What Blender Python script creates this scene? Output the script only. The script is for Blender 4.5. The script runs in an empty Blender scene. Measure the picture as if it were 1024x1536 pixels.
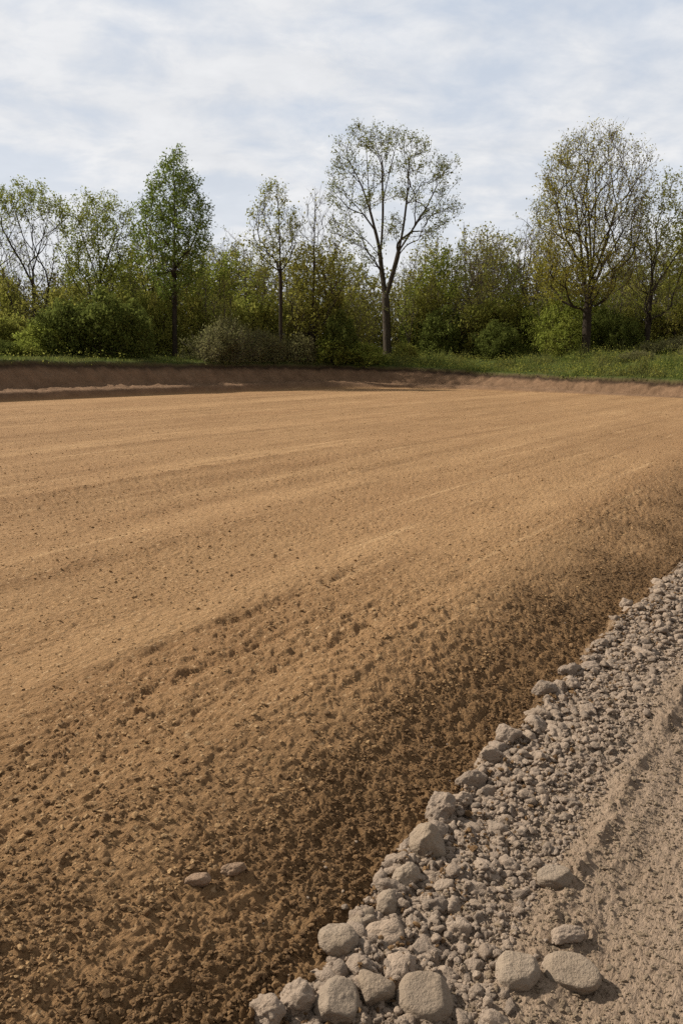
import bpy, bmesh, math, random
import numpy as np

rng = np.random.default_rng(11)
random.seed(11)
scene = bpy.context.scene
COL = scene.collection
R = math.radians

# ------------------------------------------------------------------ camera frame (also used to survey points in the place)
F_PX, CAM_H = 1205.0, 1.75
PITCH = math.atan((768 - 540) / F_PX)
YAW = R(33)                                     # heading of the grader stripes, the stone edge and the track
DU = np.array([math.sin(YAW), math.cos(YAW)])
DV = np.array([math.cos(YAW), -math.sin(YAW)])
SUN_EL, SUN_AZ = R(39), math.atan2(-0.93, 0.37)  # sun over the left hand, a little ahead


def at(px, py, depth):
    """surveyed point: photo pixel + distance along the view axis -> world"""
    a, b = (px - 512) / F_PX, -(py - 768) / F_PX
    c, s = math.cos(PITCH), math.sin(PITCH)
    r = np.array([a, c + b * s, -s + b * c])
    return r * depth + np.array([0, 0, CAM_H])


def on_level(px, py, z):
    r = at(px, py, 1.0) - np.array([0, 0, CAM_H])
    return (r * (z - CAM_H) / r[2])[:2]


# ------------------------------------------------------------------ noise in numpy
_ang = np.random.default_rng(5).random(256) * 2 * np.pi
_GX, _GY = np.cos(_ang), np.sin(_ang)


def _h(ix, iy, seed):
    h = (ix.astype(np.int64) * 374761393 + iy.astype(np.int64) * 668265263 + seed * 974634777) & 0xFFFFFFFF
    h = ((h ^ (h >> 13)) * 1274126177) & 0xFFFFFFFF
    return h ^ (h >> 16)


def _h3(ix, iy, iz, seed):
    return _h(ix + iz.astype(np.int64) * 7919, iy + iz.astype(np.int64) * 104729, seed)


def perlin(x, y, seed=0):
    ix, iy = np.floor(x), np.floor(y)
    fx, fy = x - ix, y - iy
    u = fx * fx * fx * (fx * (fx * 6 - 15) + 10)
    v = fy * fy * fy * (fy * (fy * 6 - 15) + 10)

    def g(dx, dy):
        k = _h(ix + dx, iy + dy, seed) & 255
        return _GX[k] * (fx - dx) + _GY[k] * (fy - dy)
    a = g(0, 0) * (1 - u) + g(1, 0) * u
    b = g(0, 1) * (1 - u) + g(1, 1) * u
    return (a * (1 - v) + b * v) * 1.5


def fbm(x, y, seed=0, octv=4, gain=.5):
    t, a = 0, 1.0
    for o in range(octv):
        t = t + a * perlin(x * 2 ** o + 17.3 * o, y * 2 ** o - 9.1 * o, seed + o)
        a *= gain
    return t


def clods(x, y, size, seed, fill=.85):
    """height of lumps of about SIZE strewn over a plane, 0..1"""
    X, Y = x / size, y / size
    ix, iy = np.floor(X), np.floor(Y)
    out = np.zeros_like(X)
    for dx in (-1, 0, 1):
        for dy in (-1, 0, 1):
            h = _h(ix + dx, iy + dy, seed)
            jx, jy = (h & 1023) / 1023.0, ((h >> 10) & 1023) / 1023.0
            rr = .30 + .55 * (((h >> 20) & 255) / 255.0)
            th = ((h >> 4) & 255) / 255.0 * np.pi
            ex, ey = X - ix - dx - jx, Y - iy - dy - jy
            c, s = np.cos(th), np.sin(th)
            q = (ex * c + ey * s) ** 2 + ((-ex * s + ey * c) * 1.45) ** 2
            on = ((h >> 24) & 255) / 255.0 < fill
            out = np.maximum(out, np.where(on, rr * (1 - q / (rr * rr)), 0))
    return out


def noise3(p, seed=0):
    i = np.floor(p)
    f = p - i
    w = f * f * (3 - 2 * f)
    t = 0
    for dx in (0, 1):
        for dy in (0, 1):
            for dz in (0, 1):
                k = (_h3(i[:, 0] + dx, i[:, 1] + dy, i[:, 2] + dz, seed) & 65535) / 65535.0
                t = t + k * np.where(dx, w[:, 0], 1 - w[:, 0]) * np.where(dy, w[:, 1], 1 - w[:, 1]) * np.where(dz, w[:, 2], 1 - w[:, 2])
    return t * 2 - 1


def sst(a, b, x):
    t = np.clip((x - a) / (b - a), 0, 1)
    return t * t * (3 - 2 * t)


# ------------------------------------------------------------------ the lie of the land
def zones(x, y):
    u = x * DU[0] + y * DU[1]
    v = x * DV[0] + y * DV[1]
    wob = .09 * perlin(u * .7, u * 0 + 3.3, 41) + .04 * perlin(u * 2.6, u * 0 + 8.3, 42)
    v0 = -2.42 - .30 * sst(3, 12, u) + .18 * sst(3.2, 1.0, u)
    toe = -1.47 + wob + .06 * sst(6, 11, u) + .16 * sst(2.7, 1.4, u)
    sl = -v - 30.4 + 1.6 * sst(24, 40, u) + .25 * perlin(u * .12, v * 0, 51)
    sr = (u - (42 - .30 * (v + 13))) / 1.04 + .22 * perlin(v * .2, u * 0 + 5, 52)
    rad = 7.5
    a, b = np.maximum(sl + rad, 0), np.maximum(sr + rad, 0)
    s = np.where((a > 0) & (b > 0), np.sqrt(a * a + b * b) - rad, np.maximum(sl, sr))
    leftness = sst(5, -5, sr - sl)               # 1 along the left bank, 0 along the right one
    return u, v, v0, toe, s, leftness


def bank_top(x):
    return np.interp(x, [-40, -16, -10, 3.8, 10, 16, 30], [1.85, 1.76, 1.66, 1.38, 1.0, .82, .75])


def land(x, y, fine=True):
    """height and surface attributes at world points"""
    x = np.asarray(x, float)
    y = np.asarray(y, float)
    u, v, v0, toe, s, lft = zones(x, y)
    r = np.hypot(x, y)
    k = np.clip((v - v0) / (toe + .12 - v0), 0, 1)
    drop = -.36 * (k ** 1.35 * (1 - .25 * k * k) / .75)
    z = np.where(v > v0, drop, 0.0)
    moist = sst(.0, 1.12, (v - v0) / (toe - v0) + .36 * fbm(u * 1.1, v * 1.9, 61, 3)) * sst(toe + .05, toe - .08, v)
    moist = moist * (1 - sst(13, 26, u) * .8)
    moist = np.maximum(moist, .55 * sst(3.0, 1.2, u - .35 * (v + 3)) * sst(toe + .05, toe - .08, v) * (0.62 + .5 * fbm(u * .9, v * 1.4, 62, 2)))
    track = sst(toe - .05, toe + .06, v)
    strip = track * sst(-.82, -1.18, v + .16 * perlin(u * .9, v * .6, 63) - .15 * sst(3.2, 1.8, u))
    z = z + strip * (.020 + .022 * perlin(u * 1.6, v * 2.5, 64))
    # the wheel rut along the track: crest falling off sharply to its right hand
    rv = v - (-.74 + .05 * perlin(u * .9, u * 0, 65) + .02 * perlin(u * 4.1, u * 0, 66))
    crest = np.exp(-((rv + .06) / .07) ** 2) * np.where(rv < -.06, 1, np.exp(-np.maximum(rv + .06, 0) / .035))
    wav = .6 + .7 * perlin(u * 1.7, v * 0 + 2, 67)
    lump = sst(.55, .15, np.abs(u - 5.0))
    z = z + track * (.036 * crest * np.clip(wav + .5 * perlin(u * 6, v * 3, 68), .1, 1.3) * sst(1.9, 2.8, u) + .06 * lump * np.exp(-((v + .88) / .16) ** 2))
    z = z - track * .03 * sst(-.72, -.6, v)
    # broad grader stripes
    pad = 1 - track
    stripe = .62 * perlin(v * .55 + .25 * perlin(u * .09, v * .4, 70), u * .055, 71) + .36 * perlin(v * 1.7 + .3 * perlin(u * .2, v * .5, 78), u * .085, 72) + .22 * perlin(v * 4.6, u * .16, 73) + .22 * fbm(u * .25, v * .7, 79, 3)
    # passes of the blade that left smoother, paler strips
    for (vc, u0, u1, ww, kk) in ((-3.85, 2.6, 7.5, .26, 1.0), (-3.25, 6.5, 14, .30, .8), (-6.15, 4.5, 9.5, .42, .8), (-9.5, 3, 16, .35, .6), (-7.6, 9, 18, .35, .5), (-12.2, 5, 24, .5, .6), (-17.5, 8, 30, .7, .6), (-22, 10, 36, .8, .6)):
        d = (v - vc - .14 * perlin(u * .3, u * 0 + vc, 174)) / (ww * (1 + .5 * perlin(u * .8, v * .8, 175)))
        stripe = stripe + .75 * kk * np.exp(-d ** 4) * sst(u0 - 1, u0 + 1, u) * sst(u1 + 2, u1 - 1, u) * (.75 + .5 * perlin(u * 1.3, v * 3, 176))
    stripe = stripe - .12
    z = z + pad * .006 * stripe
    ridges = 0
    for (vc, u0, u1, hh, ww) in ((-8.98, 3, 13.5, .030, .16), (-3.52, 2.6, 5.6, -.032, .07), (-3.05, 2.4, 5, -.020, .06), (-2.72, 2.2, 6.5, -.024, .07), (-5.6, 3, 9, .012, .12), (-12.8, 3, 22, .018, .2), (-16.5, 6, 26, .018, .22), (-6.9, 6, 15, .012, .14), (-20.5, 8, 34, .02, .25), (-24.5, 12, 36, .02, .25)):
        d = (v - vc - .06 * perlin(u * .5, u * 0 + vc, 74) - .10 * perlin(u * .13, u * 0 + vc, 75)) / ww
        e = np.exp(-d * d) * sst(u0 - .6, u0 + .8, u) * sst(u1 + 2, u1 - 2, u) * (.65 + .8 * perlin(u * 2.3, v * 2, 76))
        z = z + pad * 1.5 * hh * e
        ridges = ridges + np.abs(e) * (abs(hh) / .03)
    rough = np.clip(.35 - .8 * stripe + .5 * fbm(u * .35, v * .9, 77, 3) + .3 * ridges, .08, 1.3)
    near = sst(3.6, 1.7, r)
    if fine:
        m = (r < 20) & (s < 1)
        X, U, V = x[m], u[m], v[m]
        mo, tr, st, ro, ne = moist[m], track[m], strip[m], rough[m], near[m]
        rr = r[m]
        wu = U + .03 * perlin(U * 9, V * 9, 80)
        wv = V + .03 * perlin(U * 9 + 40, V * 9, 81)
        zz = (1 - tr) * .011 * fbm(wu * 9, wv * 17, 82, 4, .6) * (.5 + ro)
        c1 = clods(wu * .42, wv, .026, 83, .75)
        c2 = clods(wu * .55, wv, .013, 84, .8)
        amp = (1 - tr) * (.0038 + .0036 * np.minimum(ro, 1) + .001 * ne)
        zz = zz + amp * c1 * (1 - .6 * mo) + amp * .8 * c2
        c3 = clods(wu * .8, wv, .055, 85, .45)
        c4 = clods(wu * .75, wv, .022, 86, .85)
        mo2 = mo * (1 - tr)
        zz = zz + mo2 * (.010 * c3 * (.3 + .6 * ne) + .012 * c4 + .010 * fbm(U * 22, V * 22, 87, 3))
        # grit of the track and the packed crust between its stones
        c5 = clods(wu, wv, .05, 88, .8)
        c6 = clods(wu, wv, .022, 89, .8)
        zz = zz + st * (.042 * c5 + .016 * c6 + .012 * fbm(U * 18, V * 18, 90, 3))
        rt = tr * (1 - st)
        zz = zz + rt * (.006 * fbm(wu * 14, wv * 22, 91, 4, .6) + .005 * c6 + .006 * c5 * sst(.0, .5, fbm(U * 1.7, V * 2.2, 92, 2)) + .03 * np.clip(crest[m], 0, 1) * c5)
        z[m] += zz * sst(20, 12, rr)
    # banks
    hb = bank_top(x) + .05 * perlin(u * .35, v * .35, 93)
    led = (.40 * lft + .20 * (1 - lft) * 1.25 * sst(18, 8, x)) * (1 + .07 * perlin(u * .8, v * .8, 94))
    face = (.72 + .35 * sst(.8, 1.7, hb)) * lft + (.8 + .4 * sst(.8, 1.7, hb)) * (1 - lft) + .15 * perlin(u * .9, v * .9, 95)
    lip = .22
    wl = 1.0 + .75 * lft
    f1 = led * sst(0, .45, s) + .05 * sst(.45, wl, s) * lft
    rise = (hb - led - lip - .05 * lft) * np.clip((s - wl) / face, 0, 1) ** .85
    top = lip * sst(0, .10, s - wl - face)
    back = s - wl - face
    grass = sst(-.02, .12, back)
    gz = (2.35 - hb + .004 * np.maximum(back - 10, 0)) * sst(0, 12, back) + .06 * fbm(x * .4, y * .4, 96, 3) * grass
    zb = f1 + rise + top + gz
    keep = sst(4, 0, v)
    bk = sst(.02, .25, s)
    if fine:
        mb = (s > -.3) & (s < 9) & (r < 75)
        zb[mb] += ((1 - grass) * bk)[mb] * sst(.0, 1.3, s[mb]) * (.07 * fbm(u[mb] * 1.6, v[mb] * 1.6, 97, 5, .6) + .07 * clods(u[mb], v[mb], .28, 98, .5))
    z = z * (1 - sst(0, 1, s)) + zb * keep * (s > -.3)
    moist = moist * (1 - bk)
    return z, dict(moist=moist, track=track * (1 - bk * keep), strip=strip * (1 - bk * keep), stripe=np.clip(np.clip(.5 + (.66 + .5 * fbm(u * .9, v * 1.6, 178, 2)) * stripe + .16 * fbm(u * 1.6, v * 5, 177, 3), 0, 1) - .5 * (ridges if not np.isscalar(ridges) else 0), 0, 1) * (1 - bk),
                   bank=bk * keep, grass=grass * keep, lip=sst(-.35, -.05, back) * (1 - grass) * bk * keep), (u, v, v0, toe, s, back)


def height(x, y, fine=True):
    return land(np.atleast_1d(x), np.atleast_1d(y), fine)[0]


# ------------------------------------------------------------------ mesh + object helpers
def make_mesh(name, V, loops, sizes, mats, midx=None, attrs=None, smooth=True):
    me = bpy.data.meshes.new(name)
    V = np.ascontiguousarray(V, np.float32)
    loops = np.ascontiguousarray(loops, np.int32)
    sizes = np.ascontiguousarray(sizes, np.int32)
    me.vertices.add(len(V))
    me.vertices.foreach_set('co', V.ravel())
    me.loops.add(len(loops))
    me.loops.foreach_set('vertex_index', loops)
    me.polygons.add(len(sizes))
    st = np.concatenate([[0], np.cumsum(sizes)[:-1]]).astype(np.int32)
    me.polygons.foreach_set('loop_start', st)
    me.polygons.foreach_set('use_smooth', np.full(len(sizes), smooth))
    for m in mats:
        me.materials.append(m)
    if midx is not None:
        me.polygons.foreach_set('material_index', np.ascontiguousarray(midx, np.int32))
    for k, a in (attrs or {}).items():
        at_ = me.attributes.new(k, 'FLOAT', 'POINT')
        at_.data.foreach_set('value', np.ascontiguousarray(a, np.float32))
    me.update(calc_edges=True)
    return me


def link(name, data, parent=None, loc=None):
    o = bpy.data.objects.new(name, data)
    COL.objects.link(o)
    if parent is not None:
        o.parent = parent
    if loc is not None:
        o.location = loc
    return o


def tag(o, label=None, cat=None, group=None, kind=None):
    if label:
        o['label'] = label
    if cat:
        o['category'] = cat
    if group:
        o['group'] = group
    if kind:
        o['kind'] = kind
    return o


# ------------------------------------------------------------------ materials
def new_mat(name, rough=.95, spec=.15):
    m = bpy.data.materials.new(name)
    m.use_nodes = True
    nt = m.node_tree
    b = nt.nodes['Principled BSDF']
    b.inputs['Roughness'].default_value = rough
    b.inputs['Specular IOR Level'].default_value = spec
    return m, nt, b


def nd(nt, typ, **kw):
    n = nt.nodes.new(typ)
    for k, v in kw.items():
        if k in n.inputs:
            n.inputs[k].default_value = v
        else:
            setattr(n, k, v)
    return n


def mixc(nt, fac, a, b, mode='MIX'):
    n = nt.nodes.new('ShaderNodeMix')
    n.data_type = 'RGBA'
    n.blend_type = mode
    n.clamp_factor = True
    for sock, val in ((n.inputs[0], fac), (n.inputs[6], a), (n.inputs[7], b)):
        if isinstance(val, bpy.types.NodeSocket):
            nt.links.new(val, sock)
        elif isinstance(val, (int, float)):
            sock.default_value = val
        else:
            sock.default_value = (*val, 1)
    return n.outputs[2]


def mth(nt, op, a, b=None, clamp=False):
    n = nt.nodes.new('ShaderNodeMath')
    n.operation = op
    n.use_clamp = clamp
    for i, val in enumerate((a, b)):
        if val is None:
            continue
        if isinstance(val, bpy.types.NodeSocket):
            nt.links.new(val, n.inputs[i])
        else:
            n.inputs[i].default_value = val
    return n.outputs[0]


def noise(nt, vec, scale, detail=4, rough=.55, dist=0):
    n = nd(nt, 'ShaderNodeTexNoise', Scale=scale, Detail=detail, Roughness=rough, Distortion=dist)
    nt.links.new(vec, n.inputs['Vector'])
    return n.outputs['Fac']


def ramp(nt, fac, lo, hi):
    n = nd(nt, 'ShaderNodeMapRange')
    n.inputs['From Min'].default_value = lo
    n.inputs['From Max'].default_value = hi
    nt.links.new(fac, n.inputs['Value'])
    return n.outputs[0]


def attr(nt, name):
    n = nt.nodes.new('ShaderNodeAttribute')
    n.attribute_name = name
    return n.outputs['Fac']


def land_material():
    m, nt, b = new_mat('soil', .96, .12)
    tc = nt.nodes.new('ShaderNodeTexCoord').outputs['Object']
    mp = nd(nt, 'ShaderNodeMapping')
    mp.inputs['Rotation'].default_value = (0, 0, YAW)       # u to +y, v to +x
    nt.links.new(tc, mp.inputs['Vector'])
    st = nd(nt, 'ShaderNodeMapping')
    st.inputs['Scale'].default_value = (1, .4, 1)
    nt.links.new(mp.outputs[0], st.inputs['Vector'])
    sv = st.outputs[0]
    big = ramp(nt, noise(nt, sv, .5, 5), .3, .7)
    mid = ramp(nt, noise(nt, sv, 6, 6, .65), .3, .7)
    fin = ramp(nt, noise(nt, sv, 70, 5, .7), .25, .75)
    spk = ramp(nt, noise(nt, tc, 160, 2, .5), .60, .72)
    c = mixc(nt, attr(nt, 'stripe'), (.26, .149, .069), (.50, .311, .154))
    c = mixc(nt, mth(nt, 'MULTIPLY', big, .45), c, (.33, .18, .085))
    c = mixc(nt, mth(nt, 'MULTIPLY', mid, .38), c, (.245, .142, .066))
    c = mixc(nt, mth(nt, 'MULTIPLY', fin, .30), c, (.19, .11, .052))
    # thin scraped lines along the grading, dark pits and pale chips
    ln = nd(nt, 'ShaderNodeMapping')
    ln.inputs['Scale'].default_value = (2.0, .085, 1)
    nt.links.new(mp.outputs[0], ln.inputs['Vector'])
    lines = ramp(nt, noise(nt, ln.outputs[0], 1.6, 5, .65, .3), .56, .68)
    c = mixc(nt, mth(nt, 'MULTIPLY', lines, .5), c, (.19, .108, .05))
    lines2 = ramp(nt, noise(nt, ln.outputs[0], 2.7, 4, .6, .2), .60, .70)
    c = mixc(nt, mth(nt, 'MULTIPLY', lines2, .45), c, (.56, .365, .19))
    pit = ramp(nt, noise(nt, sv, 42, 3, .6), .58, .68)
    c = mixc(nt, mth(nt, 'MULTIPLY', pit, .62), c, (.15, .095, .044))
    chip = ramp(nt, noise(nt, sv, 55, 2, .5, .4), .63, .70)
    c = mixc(nt, mth(nt, 'MULTIPLY', chip, .7), c, (.60, .41, .23))
    # moist loam of the shoulder
    w = mixc(nt, mid, (.122, .070, .032), (.235, .139, .065))
    w = mixc(nt, mth(nt, 'MULTIPLY', fin, .45), w, (.105, .056, .024))
    w = mixc(nt, mth(nt, 'MULTIPLY', spk, .6), w, (.36, .22, .10))
    c = mixc(nt, attr(nt, 'moist'), c, w)
    # track
    t = mixc(nt, mid, (.30, .216, .152), (.42, .31, .224))
    t = mixc(nt, mth(nt, 'MULTIPLY', fin, .45), t, (.175, .122, .078))
    t = mixc(nt, mth(nt, 'MULTIPLY', big, .35), t, (.31, .22, .137))
    g = mixc(nt, mid, (.29, .22, .162), (.41, .312, .23))
    g = mixc(nt, mth(nt, 'MULTIPLY', fin, .4), g, (.16, .122, .092))
    t = mixc(nt, attr(nt, 'strip'), t, g)
    c = mixc(nt, attr(nt, 'track'), c, t)
    # banks and grass
    bk = mixc(nt, ramp(nt, noise(nt, tc, 1.3, 6, .65), .35, .65), (.17, .102, .058), (.255, .155, .09))
    bk = mixc(nt, mth(nt, 'MULTIPLY', ramp(nt, noise(nt, tc, 9, 4, .6), .4, .7), .35), bk, (.10, .057, .032))
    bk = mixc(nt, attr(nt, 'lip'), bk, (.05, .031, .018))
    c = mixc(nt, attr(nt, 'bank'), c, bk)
    gr = mixc(nt, ramp(nt, noise(nt, tc, 2.2, 5), .35, .65), (.035, .05, .012), (.075, .095, .022))
    c = mixc(nt, attr(nt, 'grass'), c, gr)
    nt.links.new(c, b.inputs['Base Color'])
    bp = nd(nt, 'ShaderNodeBump', Strength=.9, Distance=.022)
    hsum = mth(nt, 'ADD', mth(nt, 'MULTIPLY', noise(nt, sv, 110, 4, .65), .5), mth(nt, 'MULTIPLY', noise(nt, sv, 24, 6, .7), 2.6))
    nt.links.new(hsum, bp.inputs['Height'])
    nt.links.new(bp.outputs[0], b.inputs['Normal'])
    return m


def stone_material(name, ca, cb, dust, k=1.0):
    m, nt, b = new_mat(name, .93, .2)
    tc = nt.nodes.new('ShaderNodeTexCoord').outputs['Object']
    oi = nt.nodes.new('ShaderNodeObjectInfo').outputs['Random']
    gi = nt.nodes.new('ShaderNodeNewGeometry').outputs['Random Per Island']
    sh = mth(nt, 'FRACT', mth(nt, 'ADD', oi, gi))
    add = nd(nt, 'ShaderNodeVectorMath', operation='ADD')
    nt.links.new(tc, add.inputs[0])
    cx = nt.nodes.new('ShaderNodeCombineXYZ')
    for i in range(3):
        nt.links.new(mth(nt, 'MULTIPLY', sh, 7.0 + i), cx.inputs[i])
    nt.links.new(cx.outputs[0], add.inputs[1])
    v = add.outputs[0]
    n1 = ramp(nt, noise(nt, v, 14 * k, 6, .65), .3, .7)
    n2 = ramp(nt, noise(nt, v, 90 * k, 5, .7), .3, .75)
    n3 = ramp(nt, noise(nt, v, 6 * k, 3), .45, .7)
    c = mixc(nt, sh, ca, cb)
    c = mixc(nt, mth(nt, 'MULTIPLY', n1, .4), c, tuple(x * .72 for x in ca))
    c = mixc(nt, mth(nt, 'MULTIPLY', n3, .5), c, dust)
    c = mixc(nt, mth(nt, 'MULTIPLY', n2, .28), c, tuple(x * .5 for x in ca))
    nt.links.new(c, b.inputs['Base Color'])
    bp = nd(nt, 'ShaderNodeBump', Strength=.9, Distance=.009)
    nt.links.new(mth(nt, 'ADD', noise(nt, v, 120 * k, 4, .7), mth(nt, 'MULTIPLY', noise(nt, v, 30 * k, 5, .6), 1.5)), bp.inputs['Height'])
    nt.links.new(bp.outputs[0], b.inputs['Normal'])
    return m


def leaf_material(name, ca, cb, cc, trans=.35):
    m = bpy.data.materials.new(name)
    m.use_nodes = True
    nt = m.node_tree
    nt.nodes.clear()
    out = nt.nodes.new('ShaderNodeOutputMaterial')
    gi = nt.nodes.new('ShaderNodeNewGeometry').outputs['Random Per Island']
    tc = nt.nodes.new('ShaderNodeTexCoord').outputs['Object']
    c = mixc(nt, gi, ca, cb)
    c = mixc(nt, mth(nt, 'MULTIPLY', ramp(nt, noise(nt, tc, .55, 3), .42, .66), .75), c, cc)
    d = nd(nt, 'ShaderNodeBsdfDiffuse', Roughness=.5)
    t = nt.nodes.new('ShaderNodeBsdfTranslucent')
    mx = nt.nodes.new('ShaderNodeMixShader')
    mx.inputs[0].default_value = trans
    nt.links.new(c, d.inputs['Color'])
    nt.links.new(c, t.inputs['Color'])
    nt.links.new(d.outputs[0], mx.inputs[1])
    nt.links.new(t.outputs[0], mx.inputs[2])
    nt.links.new(mx.outputs[0], out.inputs['Surface'])
    return m


def bark_material(name, ca, cb):
    m, nt, b = new_mat(name, .95, .1)
    tc = nt.nodes.new('ShaderNodeTexCoord').outputs['Object']
    mp = nd(nt, 'ShaderNodeMapping')
    mp.inputs['Scale'].default_value = (6, 6, 1.2)
    nt.links.new(tc, mp.inputs['Vector'])
    n = ramp(nt, noise(nt, mp.outputs[0], 2.0, 6, .65), .3, .7)
    nt.links.new(mixc(nt, n, ca, cb), b.inputs['Base Color'])
    bp = nd(nt, 'ShaderNodeBump', Strength=.7, Distance=.03)
    nt.links.new(n, bp.inputs['Height'])
    nt.links.new(bp.outputs[0], b.inputs['Normal'])
    return m


SOIL = land_material()
STONE = stone_material('stone', (.27, .208, .158), (.43, .328, .244), (.40, .293, .205))
COBBLE = stone_material('cobble_stone', (.26, .198, .143), (.40, .315, .235), (.37, .275, .185), .8)
PEBBLE = stone_material('brown_pebble', (.32, .215, .14), (.35, .235, .155), (.29, .18, .10), 1.0)
CLOD = stone_material('loam_clod', (.14, .08, .037), (.275, .165, .079), (.20, .117, .054), 1.0)
CHIP = stone_material('dry_clod', (.34, .205, .095), (.50, .325, .165), (.40, .25, .12), 1.0)
GRIT = stone_material('grit', (.23, .168, .11), (.32, .24, .165), (.27, .20, .13), 1.0)

BARK = bark_material('grey_brown_bark', (.05, .038, .027), (.13, .10, .072))
BARK_F = bark_material('grey_bark', (.04, .032, .024), (.095, .075, .055))
BARK_D = bark_material('dark_bark', (.022, .017, .012), (.06, .046, .033))
TWIG = bark_material('twig_bark', (.05, .036, .025), (.095, .07, .048))
TWIG_G = bark_material('grey_twig_bark', (.09, .072, .058), (.16, .13, .105))
L_POP = leaf_material('poplar_leaf', (0.117, 0.163, 0.031), (0.234, 0.286, 0.064), (0.151, 0.195, 0.040), .45)
L_OLV = leaf_material('olive_leaf', (0.190, 0.194, 0.040), (0.363, 0.351, 0.079), (0.267, 0.224, 0.054), .45)
L_YG = leaf_material('spring_leaf', (0.186, 0.219, 0.038), (0.326, 0.365, 0.076), (0.233, 0.226, 0.046), .45)
L_GOLD = leaf_material('golden_leaf', (.22, .215, .036), (.36, .335, .065), (.30, .235, .046), .5)
L_BUD = leaf_material('bud_leaf', (0.173, 0.165, 0.050), (0.276, 0.279, 0.088), (0.196, 0.239, 0.069), .45)
L_DRK = leaf_material('dark_bush_leaf', (0.079, 0.103, 0.025), (0.206, 0.231, 0.056), (0.113, 0.133, 0.031), .45)
L_GRN = leaf_material('mid_green_leaf', (0.176, 0.202, 0.042), (0.371, 0.367, 0.084), (0.246, 0.212, 0.052), .45)
L_SCR = leaf_material('grey_scrub_leaf', (0.150, 0.150, 0.060), (0.288, 0.282, 0.120), (0.204, 0.180, 0.084), .45)
L_WOOD = leaf_material('far_wood_leaf', (0.136, 0.133, 0.042), (0.255, 0.235, 0.067), (0.187, 0.148, 0.050), .45)
GRASS = leaf_material('grass_blade', (.095, .13, .03), (.21, .245, .07), (.21, .195, .078), .4)


# ------------------------------------------------------------------ ground sheet, cut into its plain parts
def build_land():
    fine_a = np.arange(-52, 52.001, .082)
    coarse = np.concatenate([np.arange(52, 180, 4), np.arange(-180, -52, 4)])
    ang = np.concatenate([fine_a, coarse[coarse > 52.5], ])
    ang = np.unique(np.concatenate([fine_a, np.arange(54, 180, 4), np.arange(-178, -53, 4)]))
    rr = [.35, .6, .8, 1.0, 1.2, 1.4]
    while rr[-1] < 700:
        r = rr[-1]
        if r < 29:
            d = min(max(1.25 * r * r / (803 * 2.0), .004), .16)
        elif r < 72:
            d = .13
        else:
            d = r * .06
        rr.append(r + d)
    rr = np.array(rr)
    A, Q = np.meshgrid(np.radians(ang), rr)
    x, y = Q * np.sin(A), Q * np.cos(A)
    n, k = x.shape
    z, at_, (u, v, v0, toe, s, back) = land(x.ravel(), y.ravel())
    V = np.stack([x.ravel(), y.ravel(), z], 1)
    i, j = np.meshgrid(np.arange(n - 1), np.arange(k), indexing='ij')
    j2 = (j + 1) % k
    quads = np.stack([i * k + j, i * k + j2, (i + 1) * k + j2, (i + 1) * k + j], -1).reshape(-1, 4)[:, ::-1]
    zone = np.zeros(len(V), int)                     # 0 pad
    zone[(v > v0 + .05)] = 1                         # shoulder
    zone[(v > toe)] = 2                              # track
    zone[(s > .1) & (v < 2)] = 3                     # banks
    zone[(back > .06) & (v < 2)] = 4                 # meadow
    zq = zone[quads].max(1)
    for zi, name in enumerate(('ground', 'soil_slope', 'gravel_track', 'earth_bank', 'meadow')):
        q = quads[zq == zi]
        if not len(q):
            continue
        used, inv = np.unique(q, return_inverse=True)
        q = inv.reshape(-1, 4)
        me = make_mesh(name, V[used], q.ravel(), np.full(len(q), 4), [SOIL], attrs={kk: a[used] for kk, a in at_.items()})
        tag(link(name, me), kind='structure')
    # the little disc under the camera's foot
    c = V[:k]
    me = make_mesh('track_foot', np.vstack([c, [[0, 0, c[:, 2].mean()]]]), np.stack([np.arange(k), np.full(k, k), (np.arange(k) + 1) % k], 1)[:, ::-1].ravel(), np.full(k, 3), [SOIL],
                   attrs={'track': np.ones(k + 1)})
    tag(link('track', me), kind='structure')


build_land()


# ------------------------------------------------------------------ stones
def ico(sub):
    bm = bmesh.new()
    bmesh.ops.create_icosphere(bm, subdivisions=sub, radius=1)
    bm.verts.ensure_lookup_table()
    V = np.array([v.co[:] for v in bm.verts])
    Fc = np.array([[v.index for v in f.verts] for f in bm.faces])
    bm.free()
    return V / np.linalg.norm(V, axis=1)[:, None], Fc


ICO = {s: ico(s) for s in (1, 2, 3, 4, 5)}


def rock(seed, sub, cuts=7, rough=.10, soft=14, lump=.22, flat=None):
    """unit sized stone: a ball planed off by random cuts, then weathered. flat = height of a level top"""
    g = np.random.default_rng(seed)
    d, Fc = ICO[sub]
    N = g.normal(size=(cuts, 3))
    N /= np.linalg.norm(N, axis=1)[:, None]
    H = g.uniform(.62, .95, cuts)
    if flat:
        N = np.vstack([N, [[g.normal() * .08, g.normal() * .08, 1]]])
        H = np.append(H, flat)
    q = np.maximum(d @ N.T, 1e-3) / H
    r = (1 + (q ** soft).sum(1)) ** (-1.0 / soft)
    r = r * (1 + lump * noise3(d * 1.7 + seed * 3.1, seed) + rough * noise3(d * 4.3 + seed, seed + 1) + rough * .5 * noise3(d * 10 + seed, seed + 2) + rough * .22 * noise3(d * 22 + seed, seed + 3))
    return d * r[:, None], Fc


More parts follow.
